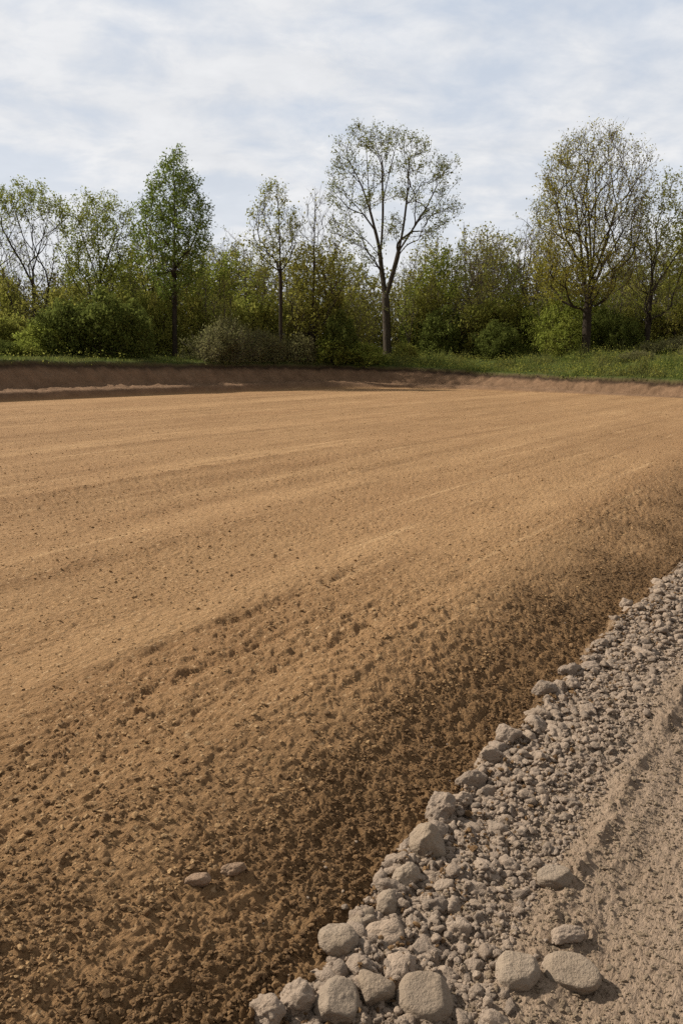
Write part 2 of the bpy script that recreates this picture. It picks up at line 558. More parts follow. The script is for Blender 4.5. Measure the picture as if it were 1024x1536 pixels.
def rot_m(g, tilt=math.pi):
    """random yaw after a random tilt of at most TILT"""
    a, t, b = g.uniform(0, 2 * math.pi), g.uniform(0, tilt), g.uniform(0, 2 * math.pi)
    ca, sa, ct, st, cb, sb = math.cos(a), math.sin(a), math.cos(t), math.sin(t), math.cos(b), math.sin(b)
    Z1 = np.array([[ca, -sa, 0], [sa, ca, 0], [0, 0, 1]])
    Xt = np.array([[1, 0, 0], [0, ct, -st], [0, st, ct]])
    Z2 = np.array([[cb, -sb, 0], [sb, cb, 0], [0, 0, 1]])
    return Z1 @ Xt @ Z2


def rot_many(g, n):
    q = g.normal(size=(n, 4))
    q /= np.linalg.norm(q, axis=1)[:, None]
    w, x, y, z = q.T
    return np.stack([1 - 2 * (y * y + z * z), 2 * (x * y - z * w), 2 * (x * z + y * w), 2 * (x * y + z * w), 1 - 2 * (x * x + z * z), 2 * (y * z - x * w), 2 * (x * z - y * w), 2 * (y * z + x * w), 1 - 2 * (x * x + y * y)], 1).reshape(n, 3, 3)


def scatter(name, bases, pos, size, mat, g, squash=(1, .8, .65), smooth=True):
    """one mesh of many little stones"""
    VV, LL, off = [], [], 0
    which = g.integers(0, len(bases), len(pos))
    for bi, (bv, bf) in enumerate(bases):
        m = which == bi
        n = m.sum()
        if not n:
            continue
        sc = np.array(squash) * g.uniform(.75, 1.25, (n, 3))
        P = np.einsum('nij,nkj->nki', rot_many(g, n), bv[None] * sc[:, None, :])
        P = P * size[m][:, None, None]
        P[:, :, 2] *= .75
        P = P + pos[m][:, None, :]
        VV.append(P.reshape(-1, 3))
        LL.append((bf[None] + (np.arange(n) * len(bv))[:, None, None] + off).reshape(-1, 3))
        off += n * len(bv)
    V, L = np.vstack(VV), np.vstack(LL)
    me = make_mesh(name, V, L.ravel(), np.full(len(L), 3), [mat], smooth=smooth)
    return link(name, me)


def uv_xy(u, v):
    return u * DU[0] + v * DV[0], u * DU[1] + v * DV[1]


taken = []                                            # (x, y, radius) of stones already lying there


def lay(name, me, x, y, size, rotm, sink, dims=(1, 1, 1)):
    o = link(name, me)
    z = height(x, y, False)[0]
    from mathutils import Matrix
    M = Matrix.Identity(4)
    A = rotm @ np.diag(np.array(dims) * size)
    for i in range(3):
        for j in range(3):
            M[i][j] = A[i, j]
    zr = np.sqrt((A[2] ** 2).sum())
    M[0][3], M[1][3], M[2][3] = x, y, z + .05 * zr * (1 - 2 * sink)
    o.matrix_world = M
    taken.append((x, y, size * max(dims[0], dims[1]) * .9))
    return o


def yaw_m(a, tx=0, ty=0):
    c, s = math.cos(a), math.sin(a)
    Z = np.array([[c, -s, 0], [s, c, 0], [0, 0, 1]])
    cx, sx = math.cos(tx), math.sin(tx)
    X = np.array([[1, 0, 0], [0, cx, -sx], [0, sx, cx]])
    cy, sy = math.cos(ty), math.sin(ty)
    Y = np.array([[cy, 0, sy], [0, 1, 0], [-sy, 0, cy]])
    return Z @ X @ Y


# the cobbles one would pick out: photo px (centre), half width in px, dims, yaw, tilt x/y, rock style, label
COBBLES = [
    (640, 1266, 29, (1, .92, .95), .5, 0, .2, dict(seed=101, cuts=9, soft=22, lump=.10, rough=.06), 'big blunt boulder highest in the stone edge among the large ones, against the dark soil'),
    (610, 1311, 25, (1.2, .8, .9), .9, .1, .15, dict(seed=102, cuts=6, soft=14, lump=.12, rough=.06), 'oblong upright stone just below the big blunt boulder of the stone edge'),
    (584, 1352, 22, (1.05, .85, .85), .5, 0, .1, dict(seed=103, cuts=5, soft=12, lump=.2, rough=.06), 'knobbly round stone below the oblong stone in the stone edge'),
    (547, 1377, 22, (1.15, .85, .85), .6, 0, 0, dict(seed=104, cuts=5, soft=10, lump=.28, rough=.06), 'small double humped stone just above the round cobble of the stone edge'),
    (506, 1408, 29, (1, .92, .9), .3, .2, 0, dict(seed=105, cuts=7, soft=12, lump=.08, rough=.045, flat=.8), 'round cobble with a blunt top lying half in dark soil at the stone edge'),
    (563, 1484, 31, (1, .95, .85), .9, .25, 0, dict(seed=106, cuts=6, soft=12, lump=.08, rough=.04, flat=.75), 'rounded cobble between the ridged cobble and the largest flat disc cobble'),
    (507, 1503, 32, (.95, 1.25, .8), -.25, .1, .35, dict(seed=107, cuts=6, soft=24, lump=.07, rough=.04, flat=.7), 'tall egg shaped cobble with a ridge down its face, at the bottom of the picture'),
    (637, 1499, 42, (1, .9, .62), .1, .35, 0, dict(seed=108, cuts=2, soft=16, lump=.05, rough=.035, flat=.62), 'largest flat round disc cobble, at the bottom of the picture'),
    (773, 1452, 35, (1.05, .88, .72), .45, .2, -.1, dict(seed=109, cuts=5, soft=18, lump=.07, rough=.035, flat=.68), 'flat topped cobble with a clean shaded side, beside the tilted oval one'),
    (856, 1457, 40, (1.08, .78, .50), -.42, .3, 0, dict(seed=110, cuts=2, soft=20, lump=.05, rough=.03, flat=.60), 'flat oval cobble tilted like a lid, farthest out on the gravel track'),
    (831, 1315, 27, (1.1, .8, .72), .1, .1, 0, dict(seed=111, cuts=6, soft=22, lump=.08, rough=.04, flat=.6), 'lone flat topped stone casting a shadow on the smooth track'),
    (850, 1399, 29, (1.25, .6, .6), .35, 0, 0, dict(seed=112, cuts=7, soft=18, lump=.18, rough=.08), 'long low rough lump with a dark side above the tilted oval cobble'),
    (443, 1493, 29, (1, .9, .85), .4, 0, 0, dict(seed=113, cuts=8, soft=14, lump=.18, rough=.11), 'rough crusted stone left of the egg shaped cobble'),
    (400, 1508, 27, (1.05, .9, .8), .2, 0, 0, dict(seed=114, cuts=8, soft=14, lump=.22, rough=.12), 'rough grey stone ending the stone edge at the bottom beside the dark soil'),
    (537, 1448, 24, (1, .8, .8), .8, .2, .2, dict(seed=115, cuts=8, soft=16, lump=.16, rough=.10), 'rough grey lump between the round cobble and the rounded one below it'),
    (658, 1216, 28, (1.15, .8, .95), .7, 0, 0, dict(seed=116, cuts=8, soft=14, lump=.24, rough=.11), 'rough lumpy boulder just above the big blunt boulder of the stone edge'),
    (705, 1170, 26, (1.3, .75, .8), .45, 0, 0, dict(seed=117, cuts=8, soft=14, lump=.26, rough=.11), 'wide rough stone in the stone edge above the lumpy boulder'),
    (690, 1197, 19, (1.2, .8, .8), .4, 0, 0, dict(seed=118, cuts=8, soft=14, lump=.26, rough=.11), 'small rough stone tucked under the wide rough stone of the stone edge'),
    (735, 1133, 23, (1.3, .7, .8), .55, 0, 0, dict(seed=119, cuts=8, soft=16, lump=.2, rough=.09), 'long rough stone in the middle of the stone edge, below a darker humped one'),
    (762, 1103, 23, (1.15, .75, .85), .6, 0, 0, dict(seed=120, cuts=8, soft=18, lump=.16, rough=.08), 'humped grey stone in the middle of the stone edge, shaded on its track side'),
    (815, 1034, 21, (1.25, .75, .85), .5, 0, 0, dict(seed=121, cuts=8, soft=18, lump=.16, rough=.08), 'bluish grey blocky stone standing out in the far half of the stone edge'),
    (856, 1003, 22, (1.5, .62, .75), .55, 0, 0, dict(seed=122, cuts=8, soft=16, lump=.24, rough=.09), 'long twin humped stone in the far half of the stone edge'),
    (898, 965, 17, (1.4, .7, .75), .5, 0, 0, dict(seed=123, cuts=8, soft=18, lump=.2, rough=.09), 'long dark sided stone in the far part of the stone edge'),
    (939, 903, 14, (1.2, .8, .8), .5, 0, 0, dict(seed=124, cuts=8, soft=18, lump=.2, rough=.09), 'blocky stone near where the stone edge leaves the picture'),
    (295, 1316, 20, (1.1, .62, .62), .45, 0, 0, dict(seed=125, cuts=5, soft=14, lump=.10, rough=.05, flat=.8), 'smooth reddish brown pebble lying alone on the soil slope'),
    (350, 1303, 20, (1.15, .55, .55), .35, 0, 0, dict(seed=126, cuts=7, soft=14, lump=.20, rough=.08), 'earthy brown pebble half buried beside the smooth reddish one'),
]
for (px, py, hw, dims, yw, tx, ty, st, lab) in COBBLES:
    soil = st['seed'] >= 125
    z0 = -.09 if soil else -.31
    x, y = on_level(px, py, z0)
    z0 = height(x, y, False)[0] + .03
    x, y = on_level(px, py, z0)
    dep = math.cos(PITCH) * y - math.sin(PITCH) * (z0 - CAM_H)
    size = hw / F_PX * dep / max(dims[0] * .95, .9) * 1.01
    bv, bf = rock(sub=5, **st)
    mat = PEBBLE if soil else (COBBLE if st['seed'] in range(105, 112) or st['seed'] in (101, 102, 103, 104) else STONE)
    # bake the size in so the stone's grain keeps its true scale
    A = yaw_m(-YAW * 0 + yw, tx, ty) @ np.diag(np.array(dims) * size)
    P = bv @ A.T
    me = make_mesh('cobble', P, bf.ravel(), np.full(len(bf), 3), [mat])
    o = link('cobble', me)
    lo, hi = P[:, 2].min(), P[:, 2].max()
    o.location = (x, y, height(x, y, False)[0] - lo - (hi - lo) * (.38 if soil else .30))
    tag(o, lab, 'pebble' if soil else ('boulder' if 'boulder' in lab else 'stone'))
    if not soil:
        o['group'] = 'cobbles and boulders of the stone edge' if 'edge' in lab else 'loose cobbles on the track side'
    taken.append((x, y, size * .95))


def free(x, y, rad, slack=.8):
    for (a, b, c) in taken:
        if (a - x) ** 2 + (b - y) ** 2 < ((c + rad) * slack) ** 2:
            return False
    return True


# individual crushed stones of the strip, biggest first, from near to far
g = np.random.default_rng(77)
STBASE = []
for i in range(16):
    bv, bf = rock(300 + i, 4, cuts=9, soft=16, lump=.24, rough=.13)
    STBASE.append(make_mesh('crushed_stone', bv * .05, bf.ravel(), np.full(len(bf), 3), [STONE]))
cand = []
# the chain of stones right on the edge
u = 1.7
while u < 13:
    toe = zones(*[np.array([c]) for c in uv_xy(u, -1.5)])[3][0]
    sz = g.uniform(.045, .085) * (1 if u < 6 else .9)
    cand.append((u, toe + g.uniform(.0, .09), sz, 1))
    u += sz * g.uniform(1.3, 2.0)
for _ in range(2600):
    uu = 1.55 + 11.5 * g.random() ** 1.7
    vv = -1.40 + .43 * g.random() ** 1.25 + (.25 if uu < 2.6 else 0) * g.random()
    sz = float(np.exp(g.normal(math.log(.031), .36)))
    if vv > -1.12:
        sz *= .72
    cand.append((uu, vv, min(sz, .082), 0))
chain = [c for c in cand if c[3]]
rest = sorted([c for c in cand if not c[3]], key=lambda c: -c[2] / (c[0] + 1))
n_ind = 0
small_p, small_s = [], []
for (uu, vv, sz, ed) in chain + rest:
    x, y = uv_xy(uu, vv)
    big = ed or n_ind < 262
    if not free(x, y, sz, .62 if ed else .74):
        continue
    if big and y > 1.9 and abs(x) / y < .48:
        dims = (g.uniform(.9, 1.35), g.uniform(.7, .95), g.uniform(.65, .95))
        o = lay('stone', STBASE[n_ind % 16], x, y, sz / .05, rot_m(g, .7), g.uniform(.45, .64), dims)
        taken[-1] = (x, y, sz * .95)
        if ed:
            tag(o, 'rough grey stone in the unbroken row that edges the dark soil slope', 'stone', 'row of stones edging the soil slope')
        else:
            tag(o, 'small rough grey stone in the crushed gravel strip between the edging row and the track', 'stone', 'crushed stones of the gravel strip')
        n_ind += 1
    else:
        small_p.append((x, y))
        small_s.append(sz)
        taken.append((x, y, sz * .8))
# finer gravel: one mass
for _ in range(22000):
    uu = 1.3 + 14 * g.random() ** 1.8
    vv = -1.46 + .56 * g.random() ** 1.3 + .17 * float(sst(2.7, 1.4, uu)) - (.35 * g.random() ** 3 if g.random() < .015 else 0)
    small_p.append(uv_xy(uu, vv))
    small_s.append(min(float(np.exp(g.normal(math.log(.0115), .45))) * (1 if vv < -1.1 else .75), .009 if vv < -1.5 else .05))
sp = np.array(small_p)
ss = np.clip(np.array(small_s), .004, .05)
sz_ = height(sp[:, 0], sp[:, 1])
RB3 = [rock(400 + i, 3, cuts=8, soft=14, lump=.25, rough=.13) for i in range(6)]
RB2 = [rock(420 + i, 2, cuts=7, soft=12, lump=.28, rough=.12) for i in range(8)]
RB1 = [rock(440 + i, 1, cuts=5, soft=10, lump=.3, rough=.1) for i in range(8)]
bigm = ss > .018
P3 = np.stack([sp[:, 0], sp[:, 1], sz_ + ss * .25], 1)
go = scatter('gravel', RB3, P3[bigm], ss[bigm], STONE, g)
tag(go, 'loose crushed grey gravel filling the strip between the larger stones', 'gravel', kind='stuff')
go = scatter('fine_gravel', RB2, P3[~bigm], ss[~bigm], STONE, g)
tag(go, 'fine grey gravel scattered between the stones of the strip', 'gravel', kind='stuff')


def strew(name, n, fu, fv, fs, bases, mat, label, cat, keep=None, lift=.1, squash=(1.25, .9, .6)):
    uu, vv, sz = fu(n), fv(n), fs(n)
    x, y = uv_xy(uu, vv)
    z, at_, zz = land(x, y)
    ok = np.ones(n, bool) if keep is None else g.random(n) < keep(at_, zz, uu, vv)
    ok &= (y > 1.2) & (np.abs(x) < .62 * y + .5)
    P = np.stack([x, y, z + sz * lift], 1)[ok]
    o = scatter(name, bases, P, sz[ok], mat, g, squash, smooth=bases is not RB1)
    return tag(o, label, cat, kind='stuff')


strew('loam_clods', 130000, lambda n: 1.0 + 12 * g.random(n) ** 1.9, lambda n: -1.53 - 1.5 * g.random(n), lambda n: np.clip(np.exp(g.normal(math.log(.0052), .5, n)), .0025, .016),
      RB1, CLOD, 'crumbly dark loam clods covering the soil slope', 'soil clods', lambda a, zz, uu, vv: a['moist'] ** 1.5)
strew('loam_lumps', 1200, lambda n: 1.0 + 7 * g.random(n) ** 1.9, lambda n: -1.56 - 1.3 * g.random(n), lambda n: np.clip(np.exp(g.normal(math.log(.011), .4, n)), .007, .026),
      RB2, CLOD, 'larger dark loam lumps on the soil slope beside the stones', 'soil lumps', lambda a, zz, uu, vv: a['moist'] ** 1.8)
strew('dry_soil_crumbs', 90000, lambda n: .6 + 15 * g.random(n) ** 1.9, lambda n: -1.9 - 9 * g.random(n) ** 1.5, lambda n: np.clip(np.exp(g.normal(math.log(.0046), .5, n)), .002, .018),
      RB1, CHIP, 'dry sandy crumbs lying over the graded pad', 'soil crumbs', lambda a, zz, uu, vv: .25 + .75 * (1 - a['stripe']))
strew('pad_crumbs', 60000, lambda n: 4 + 30 * g.random(n) ** 1.3, lambda n: -2.4 - 22 * g.random(n) ** 1.2, lambda n: np.clip(np.exp(g.normal(math.log(.0072), .42, n)), .004, .02),
      RB1, CHIP, 'small dry lumps strewn far out over the graded pad', 'soil crumbs', lambda a, zz, uu, vv: .15 + .85 * (1 - a['stripe']), .25)
strew('spilled_soil', 9000, lambda n: 1.2 + 10 * g.random(n) ** 1.5, lambda n: -1.50 + .40 * g.random(n) ** 2.2, lambda n: np.clip(np.exp(g.normal(math.log(.007), .45, n)), .003, .018),
      RB1, CLOD, 'brown soil crumbs spilled between the stones at the foot of the slope', 'soil crumbs', lambda a, zz, uu, vv: .8, .9)
strew('grit', 60000, lambda n: 1.4 + 9 * g.random(n) ** 1.6, lambda n: -1.25 + 2.0 * g.random(n), lambda n: np.clip(np.exp(g.normal(math.log(.0048), .5, n)), .002, .02),
      RB1, GRIT, 'loose beige grit on the packed track', 'grit')


# ------------------------------------------------------------------ trees
def nrm(a):
    return a / np.maximum(np.linalg.norm(a, axis=-1, keepdims=True), 1e-9)


def grow(stems, tips, g, straight=1.6, rise=.25, seg=.35, wig=.04, pathw=.12, low=.12):
    """stems: list of (polyline [k,3], parent stem index or -1). tips: end points of the branches.
    Every tip is joined to the skeleton where that costs least, leaving along the wood's own direction."""
    cap = 60000
    P, Dr, L = np.zeros((cap, 3)), np.zeros((cap, 3)), np.zeros(cap)
    par = np.full(cap, -1)
    n = 0
    for poly, pi in stems:
        poly = np.asarray(poly, float)
        segs = np.linalg.norm(np.diff(poly, axis=0), axis=1)
        t = np.concatenate([[0], np.cumsum(segs)])
        ts = np.linspace(0, t[-1], max(int(t[-1] / seg), 2) + 1)
        pts = np.stack([np.interp(ts, t, poly[:, i]) for i in range(3)], 1)
        # soften the corners
        for _ in range(3):
            pts[1:-1] = .5 * pts[1:-1] + .25 * (pts[:-2] + pts[2:])
        last = -1
        if pi >= 0:
            last = int(np.argmin(np.linalg.norm(P[:n] - pts[0], axis=1)))
            pts = pts[1:]
        for p in pts:
            P[n], par[n] = p, last
            Dr[n] = nrm(p - P[last]) if last >= 0 else (0, 0, 1)
            L[n] = L[last] + np.linalg.norm(p - P[last]) if last >= 0 else 0
            last = n
            n += 1
    n_stem = n
    base = P[0].copy()
    zmin = P[:n_stem, 2].min() + low * (P[:n_stem, 2].max() - P[:n_stem, 2].min())
    for T in tips:
        d = T - P[:n]
        le = np.linalg.norm(d, axis=1) + 1e-6
        ca = (d * Dr[:n]).sum(1) / le
        cost = le * (1 + straight * (1 - ca) ** 1.3) + pathw * L[:n] + 1.2 * np.maximum(rise * le - d[:, 2], 0)
        cost[P[:n, 2] < zmin] += 3
        a = int(np.argmin(cost))
        ll = le[a]
        k = max(int(ll / seg), 1)
        t = np.linspace(0, 1, k + 1)[1:, None]
        c1 = P[a] + nrm(Dr[a] + .9 * d[a] / ll) * ll * .45
        pts = (1 - t) ** 2 * P[a] + 2 * t * (1 - t) * c1 + t * t * T
        pts = pts + g.normal(size=pts.shape) * wig * np.minimum(1, ll)
        last = a
        for p in pts:
            if n >= cap - 2:
                break
            P[n], par[n] = p, last
            Dr[n] = nrm(p - P[last])
            L[n] = L[last] + np.linalg.norm(p - P[last])
            last = n
            n += 1
    P, Dr, par, L = P[:n], Dr[:n], par[:n], L[:n]
    cnt = np.zeros(n)
    haschild = np.zeros(n, bool)
    haschild[par[par >= 0]] = True
    cnt[~haschild] = 1
    for i in range(n - 1, 0, -1):
        if par[i] >= 0:
            cnt[par[i]] += cnt[i]
    return P, Dr, par, cnt, ~haschild, n_stem


def tubes(P, Dr, par, rad, sel, sides):
    """frustums for the edges par->i, i in SEL"""
    i = sel
    p = par[i]
    # main continuation of every node: its thickest child
    best = {}
    order = np.argsort(rad)
    main = np.full(len(P), -1)
    ok = par[order] >= 0
    main[par[order][ok]] = order[ok]
    cont = main[p] == i
    r1 = rad[i]
    r0 = np.where(cont, rad[p], np.minimum(rad[p], rad[i] * 1.25))
    d1, d0 = Dr[i], np.where(cont[:, None], Dr[p], Dr[i])

    def ring(c, d, r):
        ref = np.where(np.abs(d[:, :1]) < .8, np.array([[1., 0, 0]]), np.array([[0, 1., 0]]))
        a = nrm(np.cross(d, ref))
        b = np.cross(d, a)
        th = np.arange(sides) * 2 * np.pi / sides
        return c[:, None] + r[:, None, None] * (a[:, None] * np.cos(th)[None, :, None] + b[:, None] * np.sin(th)[None, :, None])
    V = np.concatenate([ring(P[p], d0, r0), ring(P[i], d1, r1)], 1).reshape(-1, 3)
    m = len(i)
    k = np.arange(sides)
    q = np.stack([k, (k + 1) % sides, sides + (k + 1) % sides, sides + k], 1)
    L = (q[None] + (np.arange(m) * 2 * sides)[:, None, None]).reshape(-1, 4)
    return V, L


def leaf_quads(C, size, g, droop=.0, asp=.55):
    n = len(C)
    a = nrm(g.normal(size=(n, 3)) + np.array([0, 0, droop]))
    b = nrm(np.cross(a, g.normal(size=(n, 3))))
    s = size[:, None]
    nn = np.cross(a, b) * s * .12
    V = np.stack([C - a * s, C + b * s * asp + nn, C + a * s, C - b * s * asp + nn], 1).reshape(-1, 3)
    L = np.arange(4 * n).reshape(n, 4)
    return V, L


def crown_tips(n, prof, axis, g, shell=.55, lobes=.22, seed=0, rise_noise=0):
    """points filling a crown: prof = [(z, radius)...], axis(z) -> x, y of the crown's middle"""
    zs, rs = np.array(prof).T
    w = np.interp(np.linspace(zs[0], zs[-1], 400), zs, rs) ** 1.6 + 1e-4
    z = np.interp(g.random(n), np.cumsum(w) / w.sum(), np.linspace(zs[0], zs[-1], 400))
    th = g.uniform(0, 2 * np.pi, n)
    rr = np.interp(z, zs, rs)
    q = np.stack([np.cos(th) * 1.6, np.sin(th) * 1.6, z * .55], 1)
    rr = rr * (1 + lobes * noise3(q + seed * 5.7, seed) + lobes * .5 * noise3(q * 2.3 + seed, seed + 1))
    rad = rr * g.random(n) ** shell
    ax = np.array([axis(t) for t in z])
    return np.stack([ax[:, 0] + rad * np.cos(th), ax[:, 1] + rad * np.sin(th), z], 1)


def tree_data(kind, stems, tips, leaf, bark, twig, r_base, r_tip=.010, n_leaf=8, leaf_size=.09, spread=.22, leaf_fn=None, seed=0, twigs=2.0, twig_len=.5, expo=.5, straight=1.6, rise=.25, leaf_r=.03, seg=.35, up=.6, wig=.04, low=.12):
    g = np.random.default_rng(seed + 900)
    tips = tips[np.argsort(np.linalg.norm((tips - np.asarray(stems[0][0][0])) * np.array([1, 1, .8]), axis=1))]
    P, Dr, par, cnt, end, ns = grow(stems, tips, g, straight, rise, seg, wig, .12, low)
    rad = r_tip * cnt ** expo
    rad = rad * (r_base / rad[0]) ** np.clip((cnt / cnt[0]) ** .35, 0, 1)
    # root flare
    hgt = P[:, 2] - P[0, 2]
    rad = rad * (1 + .28 * np.exp(-np.maximum(hgt, 0) / .35) * (np.arange(len(P)) < ns))
    # extra twigs on the thin wood
    thin = np.where((cnt <= 4) & (par >= 0))[0]
    nt = int(len(thin) * twigs)
    src = g.choice(thin, nt) if nt else np.zeros(0, int)
    td = nrm(Dr[src] + .75 * g.normal(size=(nt, 3)) + np.array([0, 0, up * .5]))
    tl = twig_len * g.uniform(.4, 1.2, nt)
    n0 = len(P)
    mid = P[src] + td * tl[:, None] * .5
    e = P[src] + nrm(td + .25 * g.normal(size=(nt, 3)) + np.array([0, 0, up * .3])) * tl[:, None]
    P2 = np.vstack([P, mid, e])
    D2 = np.vstack([Dr, td, nrm(e - mid)])
    par2 = np.concatenate([par, src, n0 + np.arange(nt)])
    rad2 = np.concatenate([rad, np.full(nt, r_tip * .75), np.full(nt, r_tip * .45)])
    edges = np.where(par2 >= 0)[0]
    thick = edges[rad2[edges] > leaf_r]
    fine = edges[rad2[edges] <= leaf_r]
    Vt, Lt = tubes(P2, D2, par2, rad2, thick, 8)
    trunk = make_mesh(kind + '_trunk', Vt, Lt.ravel(), np.full(len(Lt), 4), [bark])
    Vf, Lf = tubes(P2, D2, par2, rad2, fine, 3)
    # leaves round the twig ends and along the twigs
    lp = np.concatenate([np.where(end)[0], n0 + np.arange(2 * nt)])
    dens = np.full(len(lp), float(n_leaf))
    if leaf_fn is not None:
        dens = dens * leaf_fn(P2[lp])
    k = g.poisson(np.maximum(dens, 0))
    C = np.repeat(P2[lp], k, axis=0)
    C = C + g.normal(size=C.shape) * spread * .6
    sz = leaf_size * g.uniform(.6, 1.35, len(C))
    if len(C):
        Vl, Ll = leaf_quads(C, sz, g)
        V = np.vstack([Vf, Vl])
        L = np.vstack([Lf, Ll + len(Vf)])
        mi = np.concatenate([np.zeros(len(Lf)), np.ones(len(Ll))])
    else:
        V, L, mi = Vf, Lf, np.zeros(len(Lf))
    crown = make_mesh(kind + '_crown', V, L.ravel(), np.full(len(L), 4), [twig, leaf], mi, smooth=False)
    return trunk, crown


def plant(name, label, cat, data, loc, rz=0, sc=1.0, group=None, parts=('trunk', 'crown')):
    o = bpy.data.objects.new(name, None)
    COL.objects.link(o)
    o.location = loc
    o.rotation_euler = (0, 0, rz)
    o.scale = (sc, sc, sc) if np.isscalar(sc) else sc
    o.empty_display_size = .3
    tag(o, label, cat, group)
    for nme, me in zip(parts, data):
        link(nme, me, o)
    return o


def settle(px, depth, gap):
    """step back along the bearing until GAP metres behind the edge of the bank"""
    while depth < 120:
        x, y = at(px, 540, depth)[:2]
        if land(np.array([x]), np.array([y]), False)[2][5][0] >= gap:
            break
        depth += .25
    return depth


def spot(px, depth):
    """where a plant stands: the ground point at that bearing and distance"""
    x, y = at(px, 540, depth)[:2]
    z = height(x, y, False)[0]
    return x, y, z


def hero(px, depth, pts_fn):
    """local frame at the tree's foot: q(px, py, dy) -> local point at that bearing, dy metres deeper"""
    x, y, z = spot(px, depth)

    def q(a, b, dy=0.):
        w = at(a, b, depth + dy)
        return np.array([w[0] - x, w[1] - y, w[2] - z])
    return (x, y, z), q


def smooth_axis(pts):
    pts = np.array(sorted(pts, key=lambda p: p[2]))
    return lambda t: (np.interp(t, pts[:, 2], pts[:, 0]), np.interp(t, pts[:, 2], pts[:, 1]))


def prof_px(q, px0, rows, depth):
    """rows of (py, half width px) -> (local z, radius)"""
    out = []
    for py, hw in rows:
        out.append((q(px0, py)[2], hw / F_PX * depth))
    return sorted(out)


G = np.random.default_rng(2024)

# F: the tall forked tree
DF = settle(581, 61.0, 2.2)
loc, q = hero(581, DF, None)
st = [([q(581, 541), q(580, 500), q(579, 470), q(578, 448)], -1),
      ([q(578, 448), q(572, 405, .2), q(569, 372, .2), q(556, 320, .3), q(543, 280, .4), q(528, 250, .4), q(514, 225, .5)], 0),
      ([q(578, 448), q(589, 410, -.2), q(596, 385, -.3), q(605, 340, -.4), q(611, 290, -.6), q(613, 250, -.7), q(617, 215, -.7)], 0),
      ([q(571, 378, .2), q(574, 330, -.4), q(574, 290, -.9), q(572, 250, -1.2), q(572, 205, -1.2)], 1),
      ([q(556, 320, .3), q(553, 290, 1.2), q(550, 240, 1.8), q(548, 200, 2)], 1),
      ([q(597, 378, -.3), q(618, 345, .5), q(640, 310, .9), q(658, 272, 1.1), q(672, 250, 1.2)], 2),
      ([q(574, 300, -.8), q(583, 262, -1.2), q(592, 225, -1.6), q(597, 200, -1.6)], 3),
      ([q(570, 385, .2), q(548, 358, .8), q(522, 342, 1.2), q(500, 332, 1.4)], 1),
      ([q(562, 345, .3), q(538, 312, -.6), q(512, 288, -1), q(494, 276, -1.2)], 1),
      ([q(596, 385), q(610, 366, 1), q(632, 358, 1.6), q(655, 355, 2)], 2)]
lob = [(530, 225, 34, 30), (508, 262, 18, 30), (548, 205, 22, 20), (572, 210, 16, 26), (592, 215, 22, 22), (622, 225, 26, 26), (645, 250, 22, 25), (672, 262, 16, 26), (678, 312, 16, 12), (640, 300, 30, 30), (605, 270, 26, 40), (560, 270, 24, 40), (525, 300, 28, 22), (512, 340, 24, 14), (530, 365, 20, 22), (550, 395, 14, 16), (640, 345, 24, 14), (655, 325, 24, 16), (590, 340, 14, 20), (500, 285, 12, 12)]
tp = []
for (a, b, w, h) in lob:
    for _ in range(int(6 + w * h / 28)):
        rr, th = math.sqrt(G.random()), G.uniform(0, 6.283)
        tp.append(q(a + w * rr * math.cos(th), b + h * rr * math.sin(th), G.normal() * 1.6))
data = tree_data('forked_tree', st, np.array(tp), L_BUD, BARK_F, TWIG, .30, r_tip=.011, n_leaf=1.9, leaf_size=.078, spread=.26, seed=1, twigs=2.3, twig_len=.55, expo=.46, rise=.1, leaf_r=.028)
plant('tall_tree', 'tallest tree, its grey trunk forked low into two stems with thin spring leaves', 'tree', data, loc)

# G: the broad golden tree
DG = settle(878, 52.0, 2.2)
loc, q = hero(878, DG, None)
st = [([q(877, 545), q(879, 500), q(881, 455), q(884, 420)], -1),
      ([q(881, 460), q(874, 410, .3), q(869, 350, .5), q(862, 300, .7), q(850, 262, .8), q(842, 240, .8)], 0),
      ([q(883, 425), q(890, 380, -.3), q(892, 330, -.5), q(893, 280, -.6), q(892, 235, -.7)], 0),
      ([q(883, 430), q(900, 385, .4), q(915, 340, .8), q(928, 295, 1), q(935, 262, 1)], 0),
      ([q(882, 445), q(905, 395, -.8), q(935, 345, -1.2), q(958, 310, -1.4)], 0),
      ([q(881, 452), q(866, 415, -.7), q(848, 375, -1.2), q(830, 345, -1.4)], 0),
      ([q(886, 400), q(884, 350, 1.0), q(880, 290, 1.4), q(876, 240, 1.5)], 0)]
ax = smooth_axis([q(868, 480), q(876, 420), q(886, 340), q(895, 270), q(895, 200)])
pr = prof_px(q, 880, [(462, 22), (440, 56), (400, 78), (340, 88), (300, 90), (255, 84), (225, 68), (205, 42), (196, 14)], DG)
tp = crown_tips(1800, pr, ax, G, .42, .16, 3)
gl = lambda p: np.clip(1.2 - .2 * (p[:, 0] + .2) - .10 * (p[:, 2] - 7), .5, 2.4)
data = tree_data('golden_tree', st, tp, L_GOLD, BARK_D, TWIG_G, .28, r_tip=.011, n_leaf=2.9, leaf_size=.07, spread=.24, leaf_fn=gl, seed=2, twigs=1.5, twig_len=.8, wig=.02, low=.27, expo=.44, rise=.45, straight=2.2, leaf_r=.026, up=1.0)
plant('broad_tree', 'broad round crowned tree with fine rising twigs and golden leaves', 'tree', data, loc)

